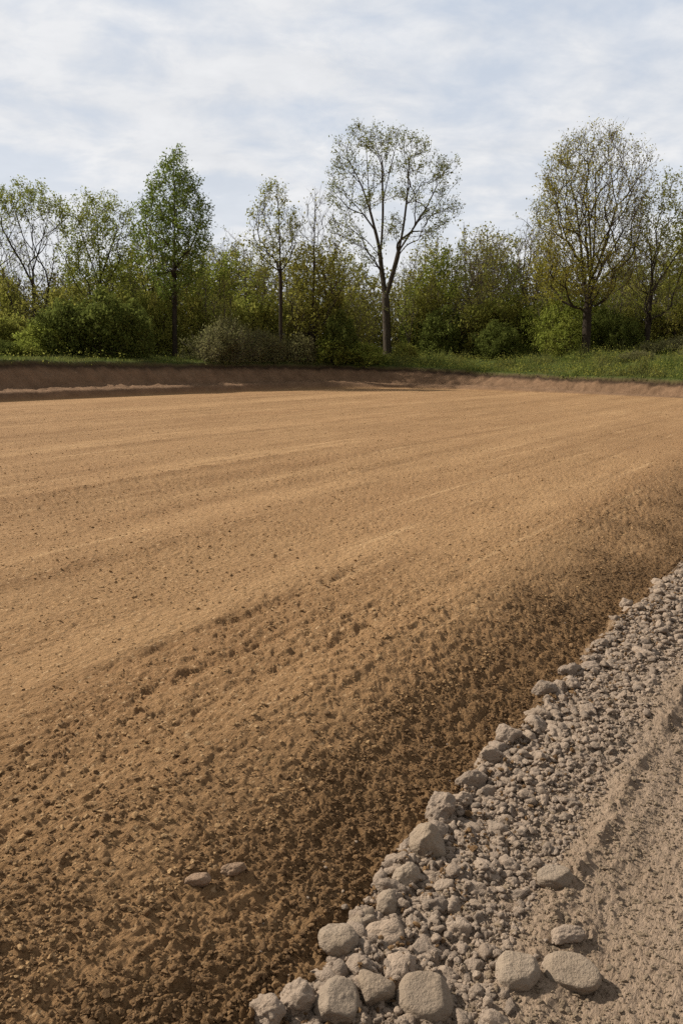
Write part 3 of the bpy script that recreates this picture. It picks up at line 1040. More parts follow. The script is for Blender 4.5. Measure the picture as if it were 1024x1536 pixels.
# C: the dense green tree
DC = settle(262, 44, 5.0)
loc, q = hero(262, DC, None)
st = [([q(263, 540), q(262, 500), q(262, 440), q(262, 380), q(262, 320), q(261, 260), q(260, 232)], -1)]
ax = smooth_axis([q(262, 450), q(262, 225)])
pr = prof_px(q, 262, [(455, 10), (432, 34), (395, 50), (360, 56), (330, 55), (290, 45), (262, 32), (240, 18), (224, 7), (219, 2)], DC)
tp = crown_tips(900, pr, ax, G, .55, .24, 4)
data = tree_data('dense_tree', st, tp, L_POP, BARK_D, TWIG, .155, r_tip=.009, n_leaf=4.4, leaf_size=.075, spread=.24, seed=3, twigs=1.9, twig_len=.42, expo=.42, rise=.5, low=.42, straight=1.6, leaf_r=.026,
                 leaf_fn=lambda p: np.clip(.55 + .085 * (p[:, 2] - 3), .35, 1.1))
plant('dense_tree', 'dense bright green tree with an egg shaped crown on one straight dark trunk', 'tree', data, loc)

# D: slim sparse tree
DD = settle(422, 46, 1.0)
loc, q = hero(422, DD, None)
st = [([q(423, 540), q(421, 500), q(421, 440), q(420, 380), q(418, 330), q(416, 290), q(415, 275)], -1)]
ax = smooth_axis([q(421, 450), q(412, 340), q(412, 275)])
pr = prof_px(q, 420, [(408, 6), (392, 24), (365, 38), (340, 40), (310, 32), (285, 20), (272, 7)], DD)
tp = crown_tips(330, pr, ax, G, .5, .25, 5)
data = tree_data('slim_tree', st, tp, L_GRN, BARK_D, TWIG, .115, r_tip=.009, n_leaf=2.3, leaf_size=.075, spread=.22, seed=4, twigs=1.3, twig_len=.5, expo=.42, rise=.75, low=.46, straight=1.6, leaf_r=.024)
plant('slim_tree', 'slim upright tree with thin green leaves beside the bare topped conical one', 'tree', data, loc)

# E: bare topped conical tree
DE = settle(469, 46, 1.2)
loc, q = hero(469, DE, None)
st = [([q(469, 540), q(469, 500), q(470, 440), q(471, 380), q(472, 330), q(473, 300), q(473, 286)], -1)]
ax = smooth_axis([q(470, 500), q(473, 285)])
pr = prof_px(q, 470, [(500, 24), (460, 44), (420, 52), (380, 48), (350, 44), (325, 34), (305, 22), (286, 8)], DE)
tp = crown_tips(620, pr, ax, G, .5, .2, 6)
data = tree_data('bare_tree', st, tp, L_OLV, BARK_D, TWIG, .19, r_tip=.008, n_leaf=2.6, leaf_size=.09, spread=.22, seed=5, twigs=1.8, twig_len=.55, expo=.42, rise=.6, straight=1.8, leaf_r=.024, up=1.0,
                 leaf_fn=lambda p: sst(8.6, 6.6, p[:, 2] + .4 * np.sin(p[:, 0] * 3)) + .05)
plant('bare_topped_tree', 'dark conical tree with a bare twiggy top and olive leaves lower down', 'tree', data, loc)

# A: fan shaped tree at the far left
DA = settle(52, 52.0, 2.2)
loc, q = hero(52, DA, None)
st = [([q(53, 540), q(52, 500), q(51, 450), q(50, 405)], -1),
      ([q(50, 410), q(40, 370, .3), q(28, 330, .6), q(20, 305, .6)], 0),
      ([q(50, 405), q(50, 360, -.4), q(48, 320, -.6), q(46, 295, -.6)], 0),
      ([q(50, 405), q(62, 365, .4), q(72, 330, .5), q(78, 305, .5)], 0),
      ([q(51, 430), q(34, 395, -.7), q(12, 360, -1.1), q(2, 335, -1.2)], 0)]
ax = smooth_axis([q(48, 450), q(42, 275)])
pr = prof_px(q, 50, [(470, 36), (430, 44), (390, 46), (350, 52), (315, 54), (292, 46), (280, 22), (276, 6)], DA)
tp = crown_tips(480, pr, ax, G, .45, .2, 7)
data = tree_data('fan_tree', st, tp, L_YG, BARK_D, TWIG, .19, r_tip=.009, n_leaf=2.8, leaf_size=.072, spread=.22, seed=6, twigs=2.4, twig_len=.5, expo=.43, rise=.5, straight=2.0, leaf_r=.024, up=1.0,
                 leaf_fn=lambda p: .12 + 1.6 * sst(7.5, 10.2, p[:, 2]))
plant('fan_tree', 'leftmost tree, bare branches fanning up to a yellow green top', 'tree', data, loc)

# B: round leafy tree
DB = settle(152, 55.0, 2.2)
loc, q = hero(152, DB, None)
st = [([q(158, 535), q(155, 490), q(153, 440), q(151, 415)], -1),
      ([q(152, 432), q(138, 395, .4), q(124, 355, .6), q(118, 330, .7)], 0),
      ([q(151, 415), q(148, 370, -.4), q(146, 330, -.5), q(145, 305, -.5)], 0),
      ([q(151, 418), q(164, 380, .5), q(176, 345, .6), q(182, 322, .6)], 0),
      ([q(153, 440), q(172, 405, -.7), q(190, 375, -.9)], 0)]
ax = smooth_axis([q(152, 450), q(148, 293)])
pr = prof_px(q, 150, [(455, 30), (420, 52), (380, 58), (345, 58), (318, 50), (302, 34), (293, 8)], DB)
tp = crown_tips(520, pr, ax, G, .45, .22, 8)
data = tree_data('round_tree', st, tp, L_YG, BARK_D, TWIG, .20, r_tip=.009, n_leaf=4.8, leaf_size=.076, spread=.26, seed=7, twigs=1.7, twig_len=.5, expo=.43, rise=.45, straight=1.8, leaf_r=.024,
                 leaf_fn=lambda p: np.clip(1.0 - .12 * p[:, 0] + .3 * np.sin(p[:, 2] * 1.5), .35, 1.6))
plant('round_tree', 'round leafy yellow green tree behind the big dark bush', 'tree', data, loc)

# H: leaning tree at the right edge
DH = settle(966, 53.0, 2.2)
loc, q = hero(966, DH, None)
st = [([q(964, 548), q(970, 500), q(975, 450), q(978, 410)], -1),
      ([q(978, 410), q(986, 375, .3), q(1000, 340, .5), q(1008, 305, .6), q(1012, 285, .6)], 0),
      ([q(977, 425), q(976, 380, -.4), q(972, 340, -.6), q(968, 310, -.6)], 0),
      ([q(975, 440), q(1002, 400, .6), q(1025, 365, .8), q(1040, 330, .9)], 0)]
ax = smooth_axis([q(975, 470), q(1005, 262)])
pr = prof_px(q, 975, [(480, 20), (440, 46), (400, 58), (360, 64), (320, 60), (290, 44), (270, 22), (260, 5)], DH)
tp = crown_tips(460, pr, ax, G, .45, .22, 9)
data = tree_data('leaning_tree', st, tp, L_GRN, BARK_D, TWIG_G, .20, r_tip=.009, n_leaf=2.6, leaf_size=.076, spread=.24, seed=8, twigs=2.1, twig_len=.55, expo=.43, rise=.5, straight=1.9, leaf_r=.024, up=.9,
                 leaf_fn=lambda p: np.clip(.55 + .35 * p[:, 0], .15, 2))
plant('leaning_tree', 'rightmost tall tree leaning outward, grey twigs greener on the far side', 'tree', data, loc)

# ---- the row behind: a few models, each tree its own
def model(kind, seed, h, prof, n, leaf, bark, twig, stems_n=1, **kw):
    g = np.random.default_rng(seed)
    st = []
    if stems_n == 1:
        w = g.normal(size=(4, 2)) * .12
        st.append(([(0, 0, -.2), (w[0, 0], w[0, 1], h * .3), (w[1, 0], w[1, 1], h * .6), (w[2, 0], w[2, 1], h * .95)], -1))
    else:
        st.append(([(0, 0, -.2), (0, 0, h * .06), (.02, 0, h * .1)], -1))
        for k in range(stems_n):
            a = k * 6.283 / stems_n + g.uniform(-.4, .4)
            s = g.uniform(.08, .2) * h
            st.append(([(.02, 0, h * .1), (math.cos(a) * s * .35, math.sin(a) * s * .35, h * .35), (math.cos(a) * s * .8, math.sin(a) * s * .8, h * .65), (math.cos(a) * s, math.sin(a) * s, h * g.uniform(.85, .95))], 0))
    pr = [(z * h, r * h) for z, r in prof]
    tp = crown_tips(n, pr, lambda t: (0, 0), g, .5, .3, seed)
    return tree_data(kind, st, tp, leaf, bark, twig, kw.pop('r_base', .016 * h), seed=seed, **kw)


OVAL = [(.16, .08), (.35, .2), (.6, .23), (.8, .17), (.95, .06), (1.0, .01)]
TALL = [(.2, .05), (.4, .12), (.65, .14), (.85, .09), (1.0, .01)]
BUSHY = [(.05, .22), (.25, .30), (.5, .32), (.75, .24), (.92, .12), (1.0, .02)]
WIDE = [(.25, .12), (.45, .26), (.68, .30), (.85, .22), (1.0, .03)]
MODELS = {
    'olive': [model('olive_tree', 31 + i, 10, OVAL, 300, L_OLV, BARK_D, TWIG_G, 1 + 2 * (i % 2), n_leaf=1.8, leaf_size=.105, spread=.26, twigs=1.3, rise=.5, leaf_r=.026, r_tip=.011, expo=.42) for i in range(2)],
    'thin': [model('thin_tree', 41 + i, 11, TALL, 240, L_OLV, BARK, TWIG_G, 1 + 2 * i, n_leaf=1.3, leaf_size=.10, spread=.25, twigs=1.8, rise=.8, leaf_r=.026, r_tip=.012, expo=.40, up=1.1) for i in range(2)],
    'bare': [model('bare_tree', 51 + i, 10, WIDE, 300, L_BUD, BARK, TWIG_G, 3, n_leaf=.35, leaf_size=.085, spread=.2, twigs=2.2, twig_len=.6, rise=.6, leaf_r=.026, r_tip=.012, expo=.40, up=1.0) for i in range(2)],
    'green': [model('green_tree', 61 + i, 9, OVAL, 320, L_YG if i else L_GRN, BARK_D, TWIG, 1 + 2 * (i % 2), n_leaf=3.2, leaf_size=.105, spread=.28, twigs=1.2, rise=.45, leaf_r=.026, r_tip=.011, expo=.42) for i in range(2)],
    'young': [model('young_tree', 91 + i, 8, TALL, 130, L_YG if i else L_GRN, TWIG_G, TWIG_G, 1 + i, n_leaf=1.6, leaf_size=.10, spread=.25, twigs=1.6, rise=.7, leaf_r=.022, r_tip=.011, expo=.40, up=1.0, low=.25, r_base=.075) for i in range(2)],
    'gold': [model('gold_tree', 71, 8, BUSHY, 300, L_GOLD, BARK_D, TWIG, 3, n_leaf=3.0, leaf_size=.10, spread=.28, twigs=1.2, rise=.4, leaf_r=.026, r_tip=.010, expo=.42)],
}
KINDS = {'olive': 'olive leaved', 'thin': 'thin upright', 'bare': 'bare grey brown', 'green': 'fresh green', 'gold': 'yellow leaved', 'young': 'slender young'}
BACK = [(-52, 330, 66, 'olive'), (-14, 318, 68, 'bare'), (14, 395, 62, 'olive'), (88, 400, 63, 'bare'), (110, 405, 70, 'green'), (196, 372, 66, 'green'), (232, 340, 64, 'green'), (214, 400, 72, 'olive'), (292, 372, 66, 'green'),
        (318, 366, 70, 'olive'), (345, 344, 74, 'bare'), (372, 352, 68, 'olive'), (398, 372, 72, 'thin'), (440, 380, 70, 'olive'), (494, 352, 66, 'olive'), (520, 378, 68, 'olive'), (546, 415, 72, 'bare'),
        (610, 398, 68, 'olive'), (634, 352, 70, 'olive'), (662, 350, 74, 'thin'), (684, 362, 70, 'bare'), (704, 334, 72, 'thin'), (724, 330, 76, 'thin'), (748, 344, 72, 'olive'), (774, 326, 74, 'bare'), (796, 342, 70, 'bare'),
        (822, 392, 63, 'gold'), (850, 398, 68, 'olive'), (915, 388, 66, 'olive'), (940, 345, 70, 'bare'), (952, 400, 62, 'thin'), (1010, 372, 66, 'bare'), (1040, 300, 62, 'green'), (1075, 330, 66, 'olive'),
        (30, 405, 74, 'bare'), (132, 395, 76, 'olive'), (178, 385, 74, 'bare'), (270, 360, 76, 'olive'), (306, 352, 78, 'bare'), (332, 372, 64, 'green'), (360, 372, 78, 'green'), (412, 360, 80, 'olive'), (458, 372, 78, 'bare'), (506, 372, 76, 'bare'), (572, 420, 76, 'olive'), (596, 415, 80, 'olive'),
        (625, 372, 78, 'bare'), (655, 366, 64, 'green'), (716, 352, 68, 'bare'), (740, 352, 66, 'thin'), (838, 365, 72, 'bare'), (896, 372, 74, 'bare'), (934, 372, 64, 'olive'), (968, 352, 72, 'thin'), (992, 360, 74, 'olive'),
        (204, 398, 53, 'young'), (240, 410, 55, 'young'), (308, 402, 54, 'young'), (338, 412, 52, 'young'), (384, 402, 55, 'young'), (446, 398, 54, 'young'), (504, 408, 55, 'young'), (534, 420, 58, 'young'), (612, 425, 61, 'young'), (646, 402, 62, 'young'), (690, 395, 62, 'young'), (728, 400, 61, 'young'), (764, 392, 60, 'young'), (818, 410, 57, 'young'), (920, 405, 57, 'young'), (950, 398, 57, 'young'), (1008, 410, 56, 'young'), (30, 430, 53, 'young'), (90, 425, 54, 'young')]
MARK = [(-100, 0, 'beyond the left edge of the fan shaped tree'), (0, 50, 'behind the fan shaped leftmost tree'), (50, 155, 'between the fan shaped tree and the round leafy tree'), (155, 225, 'between the round leafy tree and the dense green tree'),
        (225, 262, 'close behind the dense green tree'), (262, 305, 'peeping out beside the dense green tree'), (305, 335, 'midway between the dense green tree and the slim tree'), (335, 360, 'where the grey tops show before the slim tree'), (360, 385, 'just before the slim upright tree'), (385, 422, 'right behind the slim upright tree'), (422, 470, 'between the slim tree and the bare topped tree'),
        (470, 510, 'right behind the bare topped conical tree'), (510, 532, 'midway between the bare topped tree and the forked tree'), (532, 581, 'beside the fork of the tallest tree'), (581, 622, 'just behind the forked trunk of the tallest tree'), (622, 650, 'under the outer branches of the tallest tree'), (650, 674, 'first in the row right of the tallest tree'),
        (674, 695, 'second in the row right of the tallest tree'), (695, 714, 'with a pointed top in the middle of the right hand row'), (714, 736, 'tallest point of the middle right hand row'), (736, 760, 'just past the middle of the right hand row'), (760, 785, 'spiky topped in the row before the golden tree'), (785, 810, 'nearest before the golden tree'), (810, 835, 'low beside the golden tree'),
        (835, 878, 'right behind the golden tree'), (878, 930, 'between the golden tree and the leaning tree'), (930, 946, 'tall between the golden tree and the leaning tree'), (946, 975, 'close behind the leaning tree'), (975, 1024, 'past the leaning tree'), (1024, 1060, 'at the right end of the tree line'), (1060, 1200, 'beyond the right end of the tree line')]


def where(px):
    return next(t for a, b, t in MARK if a <= px < b)


seen_lab = {}
BACK = [b + (b[2],) for b in BACK]
for i, (px, py, dep, kd, _) in enumerate(BACK):
    dep = settle(px, dep, 3 if kd == 'young' else 6)
    x, y, z = spot(px, dep)
    topz = at(px, py, dep)[2]
    mods = MODELS[kd]
    md = mods[i % len(mods)]
    hh = {'olive': 10, 'thin': 11, 'bare': 10, 'green': 9, 'gold': 8, 'young': 8}[kd] * 1.03
    sc = (topz - z) / hh
    lab = f'{KINDS[kd]} tree {where(px)}'
    mates = [b for b in BACK if b[3] == kd and where(b[0]) == where(px)]
    if len(mates) > 1:
        lab = ('taller ' if py == min(b[1] for b in mates) else 'shorter ') + lab
    plant('background_tree', lab, 'tree', md, (x, y, z - .05), G.uniform(0, 6.28), (sc * G.uniform(.95, 1.25), sc * G.uniform(.95, 1.25), sc), 'trees of the back row')


# ---- shrubs
def bush(kind, seed, h, w, n, leaf, twig, n_leaf, size, lobes=.42, **kw):
    g = np.random.default_rng(seed)
    st = [([(0, 0, -.15), (0, 0, .1)], -1)]
    for k in range(6):
        a = k * 1.047 + g.uniform(-.3, .3)
        st.append(([(0, 0, .1), (math.cos(a) * w * .25, math.sin(a) * w * .25, h * .35), (math.cos(a) * w * .5, math.sin(a) * w * .5, h * g.uniform(.55, .75))], 0))
    pr = [(h * .03, w * .8), (h * .25, w), (h * .55, w * .92), (h * .8, w * .62), (h * .95, w * .28), (h, .03)]
    tp = crown_tips(n, pr, lambda t: (0, 0), g, .42, lobes, seed)
    return tree_data(kind, st, tp, leaf, twig, twig, .05, r_tip=.007, n_leaf=n_leaf, leaf_size=size, spread=.2, seed=seed, expo=.4, rise=.1, leaf_r=.012, seg=.3, **kw)


BUSH = {
    'dark': bush('dark_bush', 81, 3.2, 2.3, 420, L_DRK, TWIG, 5.0, .10, twigs=1.6, twig_len=.35),
    'green': bush('green_bush', 82, 3.0, 2.0, 330, L_GRN, TWIG, 3.4, .10, twigs=1.6, twig_len=.4),
    'lime': bush('lime_bush', 83, 2.6, 1.7, 280, L_YG, TWIG, 3.6, .10, twigs=1.5, twig_len=.4),
    'scrub': bush('scrub', 84, 1.9, 1.9, 420, L_SCR, TWIG_G, 2.4, .06, .62, twigs=2.4, twig_len=.4),
    'olive': bush('olive_bush', 85, 3.6, 2.2, 360, L_OLV, TWIG, 3.0, .10, twigs=1.6, twig_len=.45),
    'bramble': bush('bramble', 86, 1.3, 1.4, 240, L_SCR, TWIG, 2.2, .06, twigs=2.4, twig_len=.45),
    'twiggy': bush('twiggy_bush', 88, 3.6, 1.9, 420, L_OLV, TWIG_G, 1.2, .085, twigs=2.6, twig_len=.6, up=1.2),
    'gold': bush('gold_bush', 87, 3.6, 2.0, 300, L_YG, TWIG, 3.6, .095, twigs=1.4, twig_len=.45),
}
BH = {'dark': 3.2, 'green': 3.0, 'lime': 2.6, 'scrub': 1.9, 'olive': 3.6, 'bramble': 1.3, 'gold': 3.6, 'twiggy': 3.6}
# (px, top py, depth, kind, half width px, label)
SHRUBS = [
    (150, 436, 45.5, 'dark', 62, 'biggest dark green bush, in the middle of the left bushes'),
    (100, 452, 45, 'dark', 44, 'dark green bush merging into the left flank of the biggest bush'),
    (200, 452, 45.5, 'dark', 38, 'dark green bush between the biggest bush and the dense green tree'),
    (238, 474, 58, 'dark', 36, 'dark bush at the foot of the dense green tree'),
    (62, 482, 44, 'lime', 34, 'yellow green bush lit in front of the fan shaped tree'),
    (22, 470, 46, 'green', 40, 'green bush at the left edge below the fan shaped tree'),
    (-30, 455, 46, 'green', 48, 'green bush cut by the left edge of the picture'),
    (40, 512, 42.5, 'lime', 26, 'low pale green weed bush near the left end of the bank'),
    (2, 508, 42, 'dark', 26, 'low dark bush on the bank at the left edge'),
    (112, 428, 50, 'olive', 40, 'olive bush behind the biggest dark bush, below the round tree'),
    (188, 424, 52, 'green', 40, 'green bush rising behind the biggest dark bush on its right'),
    (72, 432, 52, 'twiggy', 44, 'thin twiggy bush behind the fan shaped tree trunk'),
    (18, 420, 54, 'olive', 48, 'brownish olive bush behind the left end bushes'),
    (238, 430, 52, 'green', 34, 'green bush right behind the trunk of the dense green tree'),
    (322, 492, 47, 'scrub', 44, 'grey brown scrub beside the trunk of the dense green tree'),
    (345, 480, 48.5, 'scrub', 40, 'grey brown scrub in the middle of the scrub belt'),
    (382, 496, 48, 'scrub', 36, 'grey brown scrub beside the trunk of the slim tree'),
    (328, 500, 46.5, 'scrub', 30, 'low grey brown scrub at the front of the scrub belt'),
    (404, 504, 48.5, 'bramble', 26, 'dry bramble at the foot of the slim tree'),
    (448, 506, 50, 'bramble', 26, 'dry bramble between the slim trunk and the bare topped tree'),
    (285, 440, 54, 'olive', 36, 'olive bush behind the scrub nearest the dense green tree'),
    (325, 446, 56, 'twiggy', 36, 'thin twiggy bush behind the middle of the scrub belt'),
    (368, 436, 55, 'green', 38, 'fresh green bush between the scrub belt and the slim tree'),
    (408, 442, 55, 'green', 36, 'green bush behind the trunk of the slim tree'),
    (446, 432, 55, 'twiggy', 38, 'thin twiggy bush between the slim trunk and the bare topped tree'),
    (486, 430, 56, 'olive', 40, 'olive brown bush behind the trunk of the bare topped tree'),
    (524, 436, 57, 'twiggy', 40, 'thin twiggy brown bush midway between the bare topped and forked trees'),
    (508, 468, 54, 'dark', 30, 'small dark bush in the shade right of the bare topped trunk'),
    (552, 452, 66, 'twiggy', 34, 'thin twiggy bush just left of the forked trunk'),
    (497, 500, 50, 'lime', 28, 'bright green weed bush at the foot of the bare topped tree'),
    (545, 512, 53, 'lime', 30, 'bright green weed bush left of the forked trunk'),
    (606, 510, 57, 'green', 20, 'leafy weed bush at the foot of the forked trunk'),
    (632, 470, 63, 'dark', 30, 'dark bush right of the forked trunk'),
    (662, 462, 60, 'dark', 40, 'wide dark bush above the grass verge right of the forked tree'),
    (640, 430, 63, 'olive', 40, 'olive bush behind the wide dark bush'),
    (690, 440, 61, 'twiggy', 40, 'thin twiggy bush at the left of the middle right hand row'),
    (722, 448, 60, 'green', 40, 'green bush in the middle of the right hand row'),
    (756, 440, 60, 'green', 40, 'green bush before the shaded gap beside the golden tree'),
    (742, 482, 57, 'dark', 36, 'dark bush low in the middle of the right hand row'),
    (786, 462, 60, 'dark', 34, 'dark bush in the shaded gap beside the golden tree'),
    (836, 438, 55, 'gold', 42, 'yellow green bush spreading at the left of the golden trunk'),
    (850, 476, 53, 'gold', 30, 'low yellow green bush against the golden trunk'),
    (804, 452, 58, 'gold', 30, 'yellow green bush with flat bright sprays reaching into the dark gap'),
    (905, 462, 55, 'dark', 32, 'dark bush just right of the golden trunk'),
    (932, 474, 54, 'dark', 32, 'darkest low bush between the golden and leaning trunks'),
    (925, 430, 60, 'twiggy', 42, 'thin twiggy bush high behind the gap between the golden and leaning trunks'),
    (958, 446, 58, 'green', 36, 'green bush behind the leaning trunk'),
    (1000, 446, 57, 'twiggy', 42, 'thin twiggy bush right of the leaning trunk'),
    (1036, 440, 56, 'olive', 44, 'olive bush cut by the right edge of the picture'),
    (1080, 440, 56, 'green', 44, 'green bush beyond the right edge of the picture'),
    (880, 436, 60, 'gold', 40, 'yellow green bush right behind the golden trunk'),
    (990, 512, 50, 'bramble', 30, 'dry bramble at the foot of the leaning tree'),
    (1022, 505, 49, 'bramble', 34, 'dry bramble cut by the right edge of the picture'),
    (955, 526, 48, 'bramble', 26, 'dry bramble on the verge left of the leaning trunk'),
    (1045, 520, 47, 'scrub', 30, 'grey scrub at the right end of the verge'),
]
for (px, py, dep, kd, hw, lab) in SHRUBS:
    dep = settle(px, dep, .15 + .42 * hw / F_PX * dep)
    x, y, z = spot(px, dep)
    h = (at(px, py, dep)[2] - z) / BH[kd] * .96
    wr = {'dark': 2.3, 'green': 2.0, 'lime': 1.7, 'scrub': 1.9, 'olive': 2.2, 'bramble': 1.4, 'gold': 2.0, 'twiggy': 1.9}[kd]
    w = hw / F_PX * dep / wr
    plant('bush', lab, 'bush', BUSH[kd], (x, y, z - .05), G.uniform(0, 6.28), (w, w, h), 'bushes of the field edge', parts=('stems', 'foliage'))


# ---- the far wood: one mass
def far_wood():
    g = np.random.default_rng(404)
    VV, LL, MM, off = [], [], [], 0
    n = 420
    sx = g.uniform(-75, 75, n)
    sy = g.uniform(80, 112, n)
    hz = g.uniform(5.0, 9.6, n)
    zb = height(sx, sy, False)
    stems = []
    for i in range(n):
        k = int(130 * hz[i] / 8)
        th = g.uniform(0, 6.283, k)
        t = g.random(k) ** .8
        rr = (1.9 * np.sin(np.pi * np.clip(t * .85 + .12, 0, 1))) * g.random(k) ** .5
        stems.append(np.stack([sx[i] + rr * np.cos(th), sy[i] + rr * np.sin(th), zb[i] + t * hz[i]], 1))
    for i in range(500):
        k = 60
        a, b = g.uniform(-75, 75), g.uniform(76, 100)
        stems.append(np.stack([a + g.normal(size=k) * 1.3, b + g.normal(size=k) * 1.0, height(a, b, False)[0] + np.abs(g.normal(size=k)) * 1.6], 1))
    C = np.vstack(stems)
    C = np.repeat(C, 2, axis=0) + g.normal(size=(len(C) * 2, 3)) * .25
    V, L = leaf_quads(C, .19 * g.uniform(.6, 1.3, len(C)), g)
    # stems
    b = np.stack([sx, sy, zb - .2], 1)
    e = np.stack([sx + g.normal(size=n) * .4, sy, zb + hz * .9], 1)
    P = np.vstack([b, e])
    Dr = np.vstack([nrm(e - b)] * 2)
    Vt, Lt = tubes(P, Dr, np.concatenate([np.full(n, -1), np.arange(n)]), np.concatenate([np.full(n, .09), np.full(n, .02)]), np.arange(n, 2 * n), 5)
    me = make_mesh('far_wood', np.vstack([V, Vt]), np.vstack([L, Lt + len(V)]).ravel(), np.full(len(L) + len(Lt), 4), [L_WOOD, TWIG], np.concatenate([np.zeros(len(L)), np.ones(len(Lt))]), smooth=False)
    tag(link('far_wood', me), 'dim mass of the far wood behind the row of trees', 'wood', kind='stuff')


far_wood()


# ---- grass and weeds on the verge
def grass():
    g = np.random.default_rng(505)
    n = 260000
    ang = g.uniform(R(-30), R(30), n)
    r = g.uniform(33, 72, n)
    x, y = r * np.sin(ang), r * np.cos(ang)
    z, at_, (u, v, v0, toe, s, back) = land(x, y, False)
    dens = np.where(back > .02, np.exp(-np.maximum(back - 6, 0) / 5), 0)
    clump = .5 + .9 * fbm(x * .35, y * .35, 7, 3)
    ok = (back > .02) & (g.random(n) < dens * np.clip(.45 + .6 * clump, .1, 1))
    x, y, z, back, cl = x[ok], y[ok], z[ok], back[ok], np.clip(clump[ok], .2, 1.5)
    n = len(x)
    right = sst(-4, 6, x)
    h = (.10 + .14 * g.random(n)) * (1 - right) + right * (.26 + .62 * g.random(n)) * cl * (.35 + .65 * sst(0, 1.6, back))
    tuss = np.clip(fbm(x * .9, y * .9, 8, 3) - .15, 0, 1)
    h = h * (.7 + 1.6 * tuss * (.3 + .7 * right) * sst(.2, 1.2, back))
    h = np.clip(h, .05, 1.15)
    a = g.uniform(0, 6.283, n)
    w = g.uniform(.010, .022, n)
    lean = g.uniform(.1, .6, n) * h
    la = g.uniform(0, 6.283, n)
    dx, dy = np.cos(a) * w, np.sin(a) * w
    lx, ly = np.cos(la) * lean, np.sin(la) * lean
    V = np.stack([np.stack([x - dx, y - dy, z - .02], 1), np.stack([x + dx, y + dy, z - .02], 1), np.stack([x + dx * .7 + lx * .35, y + dy * .7 + ly * .35, z + h * .6], 1), np.stack([x - dx * .7 + lx * .35, y - dy * .7 + ly * .35, z + h * .6], 1),
                  np.stack([x + lx, y + ly, z + h], 1)], 1).reshape(-1, 3)
    b = (np.arange(n) * 5)[:, None]
    quads = (b + np.array([0, 1, 2, 3])).ravel()
    tris = (b + np.array([3, 2, 4])).ravel()
    me = make_mesh('grass', V, np.concatenate([quads, tris]), np.concatenate([np.full(n, 4), np.full(n, 3)]), [GRASS], smooth=False)
    tag(link('grass', me), 'green grass growing on the field edge above the earth bank', 'grass', kind='stuff')
    # broad leaved weeds among it
    m = g.random(n) < (.10 * right + .02)
    C = np.repeat(np.stack([x[m], y[m], z[m] + h[m] * .7], 1), 7, axis=0)
    C = C + g.normal(size=C.shape) * np.array([.17, .17, .20])
    V, L = leaf_quads(C, .05 * g.uniform(.6, 1.4, len(C)), g)
    me = make_mesh('weeds', V, L.ravel(), np.full(len(L), 4), [L_GRN], smooth=False)
    tag(link('weeds', me), 'leafy low weeds mixed into the grass of the field edge', 'weeds', kind='stuff')


grass()


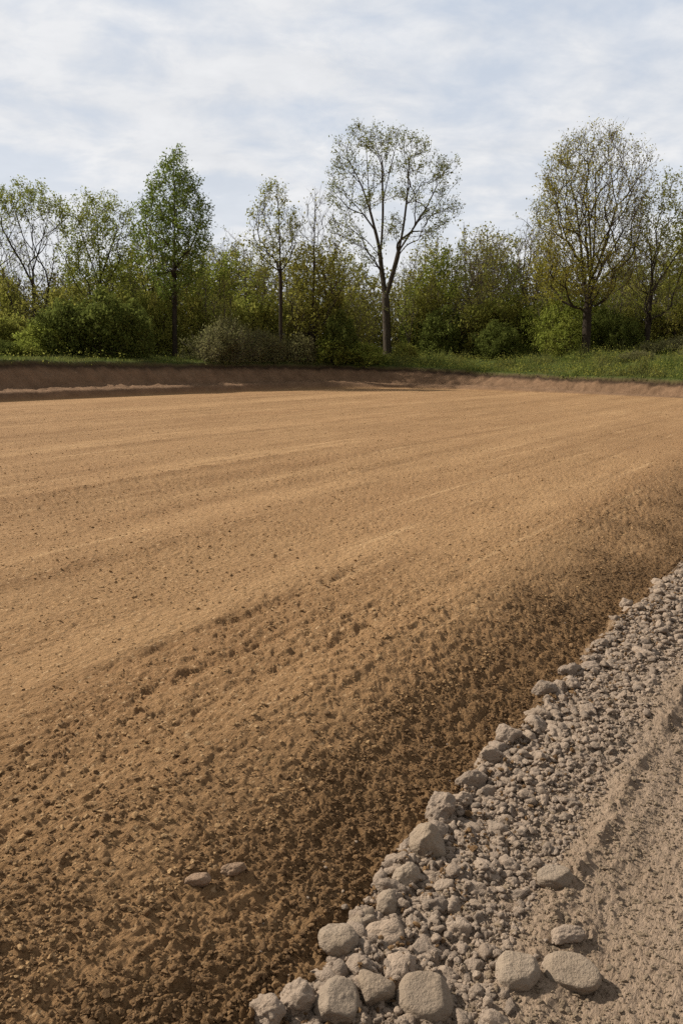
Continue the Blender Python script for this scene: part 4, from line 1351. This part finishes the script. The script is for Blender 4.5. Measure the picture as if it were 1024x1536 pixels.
# ------------------------------------------------------------------ sky, sun, camera
def sky():
    w = bpy.data.worlds.new('World')
    scene.world = w
    w.use_nodes = True
    nt = w.node_tree
    bg = nt.nodes['Background']
    st = nt.nodes.new('ShaderNodeTexSky')
    st.sky_type = 'NISHITA'
    st.sun_disc = False
    st.sun_elevation = SUN_EL
    st.sun_rotation = SUN_AZ % (2 * math.pi)
    st.air_density, st.dust_density, st.ozone_density = 1.0, 1.5, 1.0
    tc = nt.nodes.new('ShaderNodeTexCoord').outputs['Generated']
    sp = nt.nodes.new('ShaderNodeSeparateXYZ')
    nt.links.new(tc, sp.inputs[0])
    zz = mth(nt, 'ADD', mth(nt, 'MAXIMUM', sp.outputs[2], 0.0), .26)
    cx = nt.nodes.new('ShaderNodeCombineXYZ')
    nt.links.new(mth(nt, 'DIVIDE', sp.outputs[0], zz), cx.inputs[0])
    nt.links.new(mth(nt, 'DIVIDE', sp.outputs[1], zz), cx.inputs[1])
    mp = nd(nt, 'ShaderNodeMapping')
    mp.inputs['Location'].default_value = (5.3, 2.2, 0)
    mp.inputs['Rotation'].default_value = (0, 0, R(-14))
    mp.inputs['Scale'].default_value = (1.05, 1.3, 1)
    nt.links.new(cx.outputs[0], mp.inputs['Vector'])
    n1 = noise(nt, mp.outputs[0], 1.9, 5, .5, .4)
    n2 = noise(nt, mp.outputs[0], 5.2, 7, .58, .25)
    cov = ramp(nt, mth(nt, 'ADD', mth(nt, 'MULTIPLY', n1, .62), mth(nt, 'MULTIPLY', n2, .38)), .34, .54)
    tone = ramp(nt, n2, .3, .7)
    cloud = mixc(nt, tone, (6.1, 6.22, 6.45), (7.4, 7.42, 7.5))
    blue = nd(nt, 'ShaderNodeMix', data_type='RGBA', blend_type='MIX')
    base = mixc(nt, .84, st.outputs[0], (4.85, 5.5, 6.5))
    # thin veil everywhere, thicker towards the horizon
    veil = ramp(nt, sp.outputs[2], .42, .10)
    fac = mth(nt, 'MAXIMUM', mth(nt, 'MULTIPLY', cov, .92), mth(nt, 'MULTIPLY', veil, .75), True)
    col = mixc(nt, fac, base, cloud)
    # sky dimmed overhead and behind the camera, out of view, to deepen shadows
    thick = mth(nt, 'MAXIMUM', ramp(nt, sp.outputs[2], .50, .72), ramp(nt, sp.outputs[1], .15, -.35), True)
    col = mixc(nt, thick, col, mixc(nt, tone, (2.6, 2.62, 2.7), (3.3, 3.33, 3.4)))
    nt.nodes.remove(blue)
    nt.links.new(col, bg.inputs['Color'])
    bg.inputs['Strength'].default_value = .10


sky()
sun = bpy.data.lights.new('sun', 'SUN')
sun.energy = 5.0
sun.angle = R(1.2)
sun.color = (1, .93, .82)
so = link('sun', sun)
from mathutils import Vector
dirv = Vector((math.sin(SUN_AZ) * math.cos(SUN_EL), math.cos(SUN_AZ) * math.cos(SUN_EL), math.sin(SUN_EL)))
so.rotation_euler = dirv.to_track_quat('Z', 'Y').to_euler()
so.location = dirv * 60

cam = bpy.data.cameras.new('camera')
cam.sensor_fit = 'VERTICAL'
cam.sensor_height = 36
cam.lens = 36 * F_PX / 1536
cam.clip_end = 3000
co = link('camera', cam)
co.location = (0, 0, CAM_H)
co.rotation_euler = (math.pi / 2 - PITCH, 0, 0)
scene.camera = co
vs = scene.view_settings
vs.view_transform = 'Standard'
vs.look = 'None'
vs.exposure = .27
vs.gamma = 1
scene.cycles.max_bounces = 6
scene.cycles.use_denoising = False
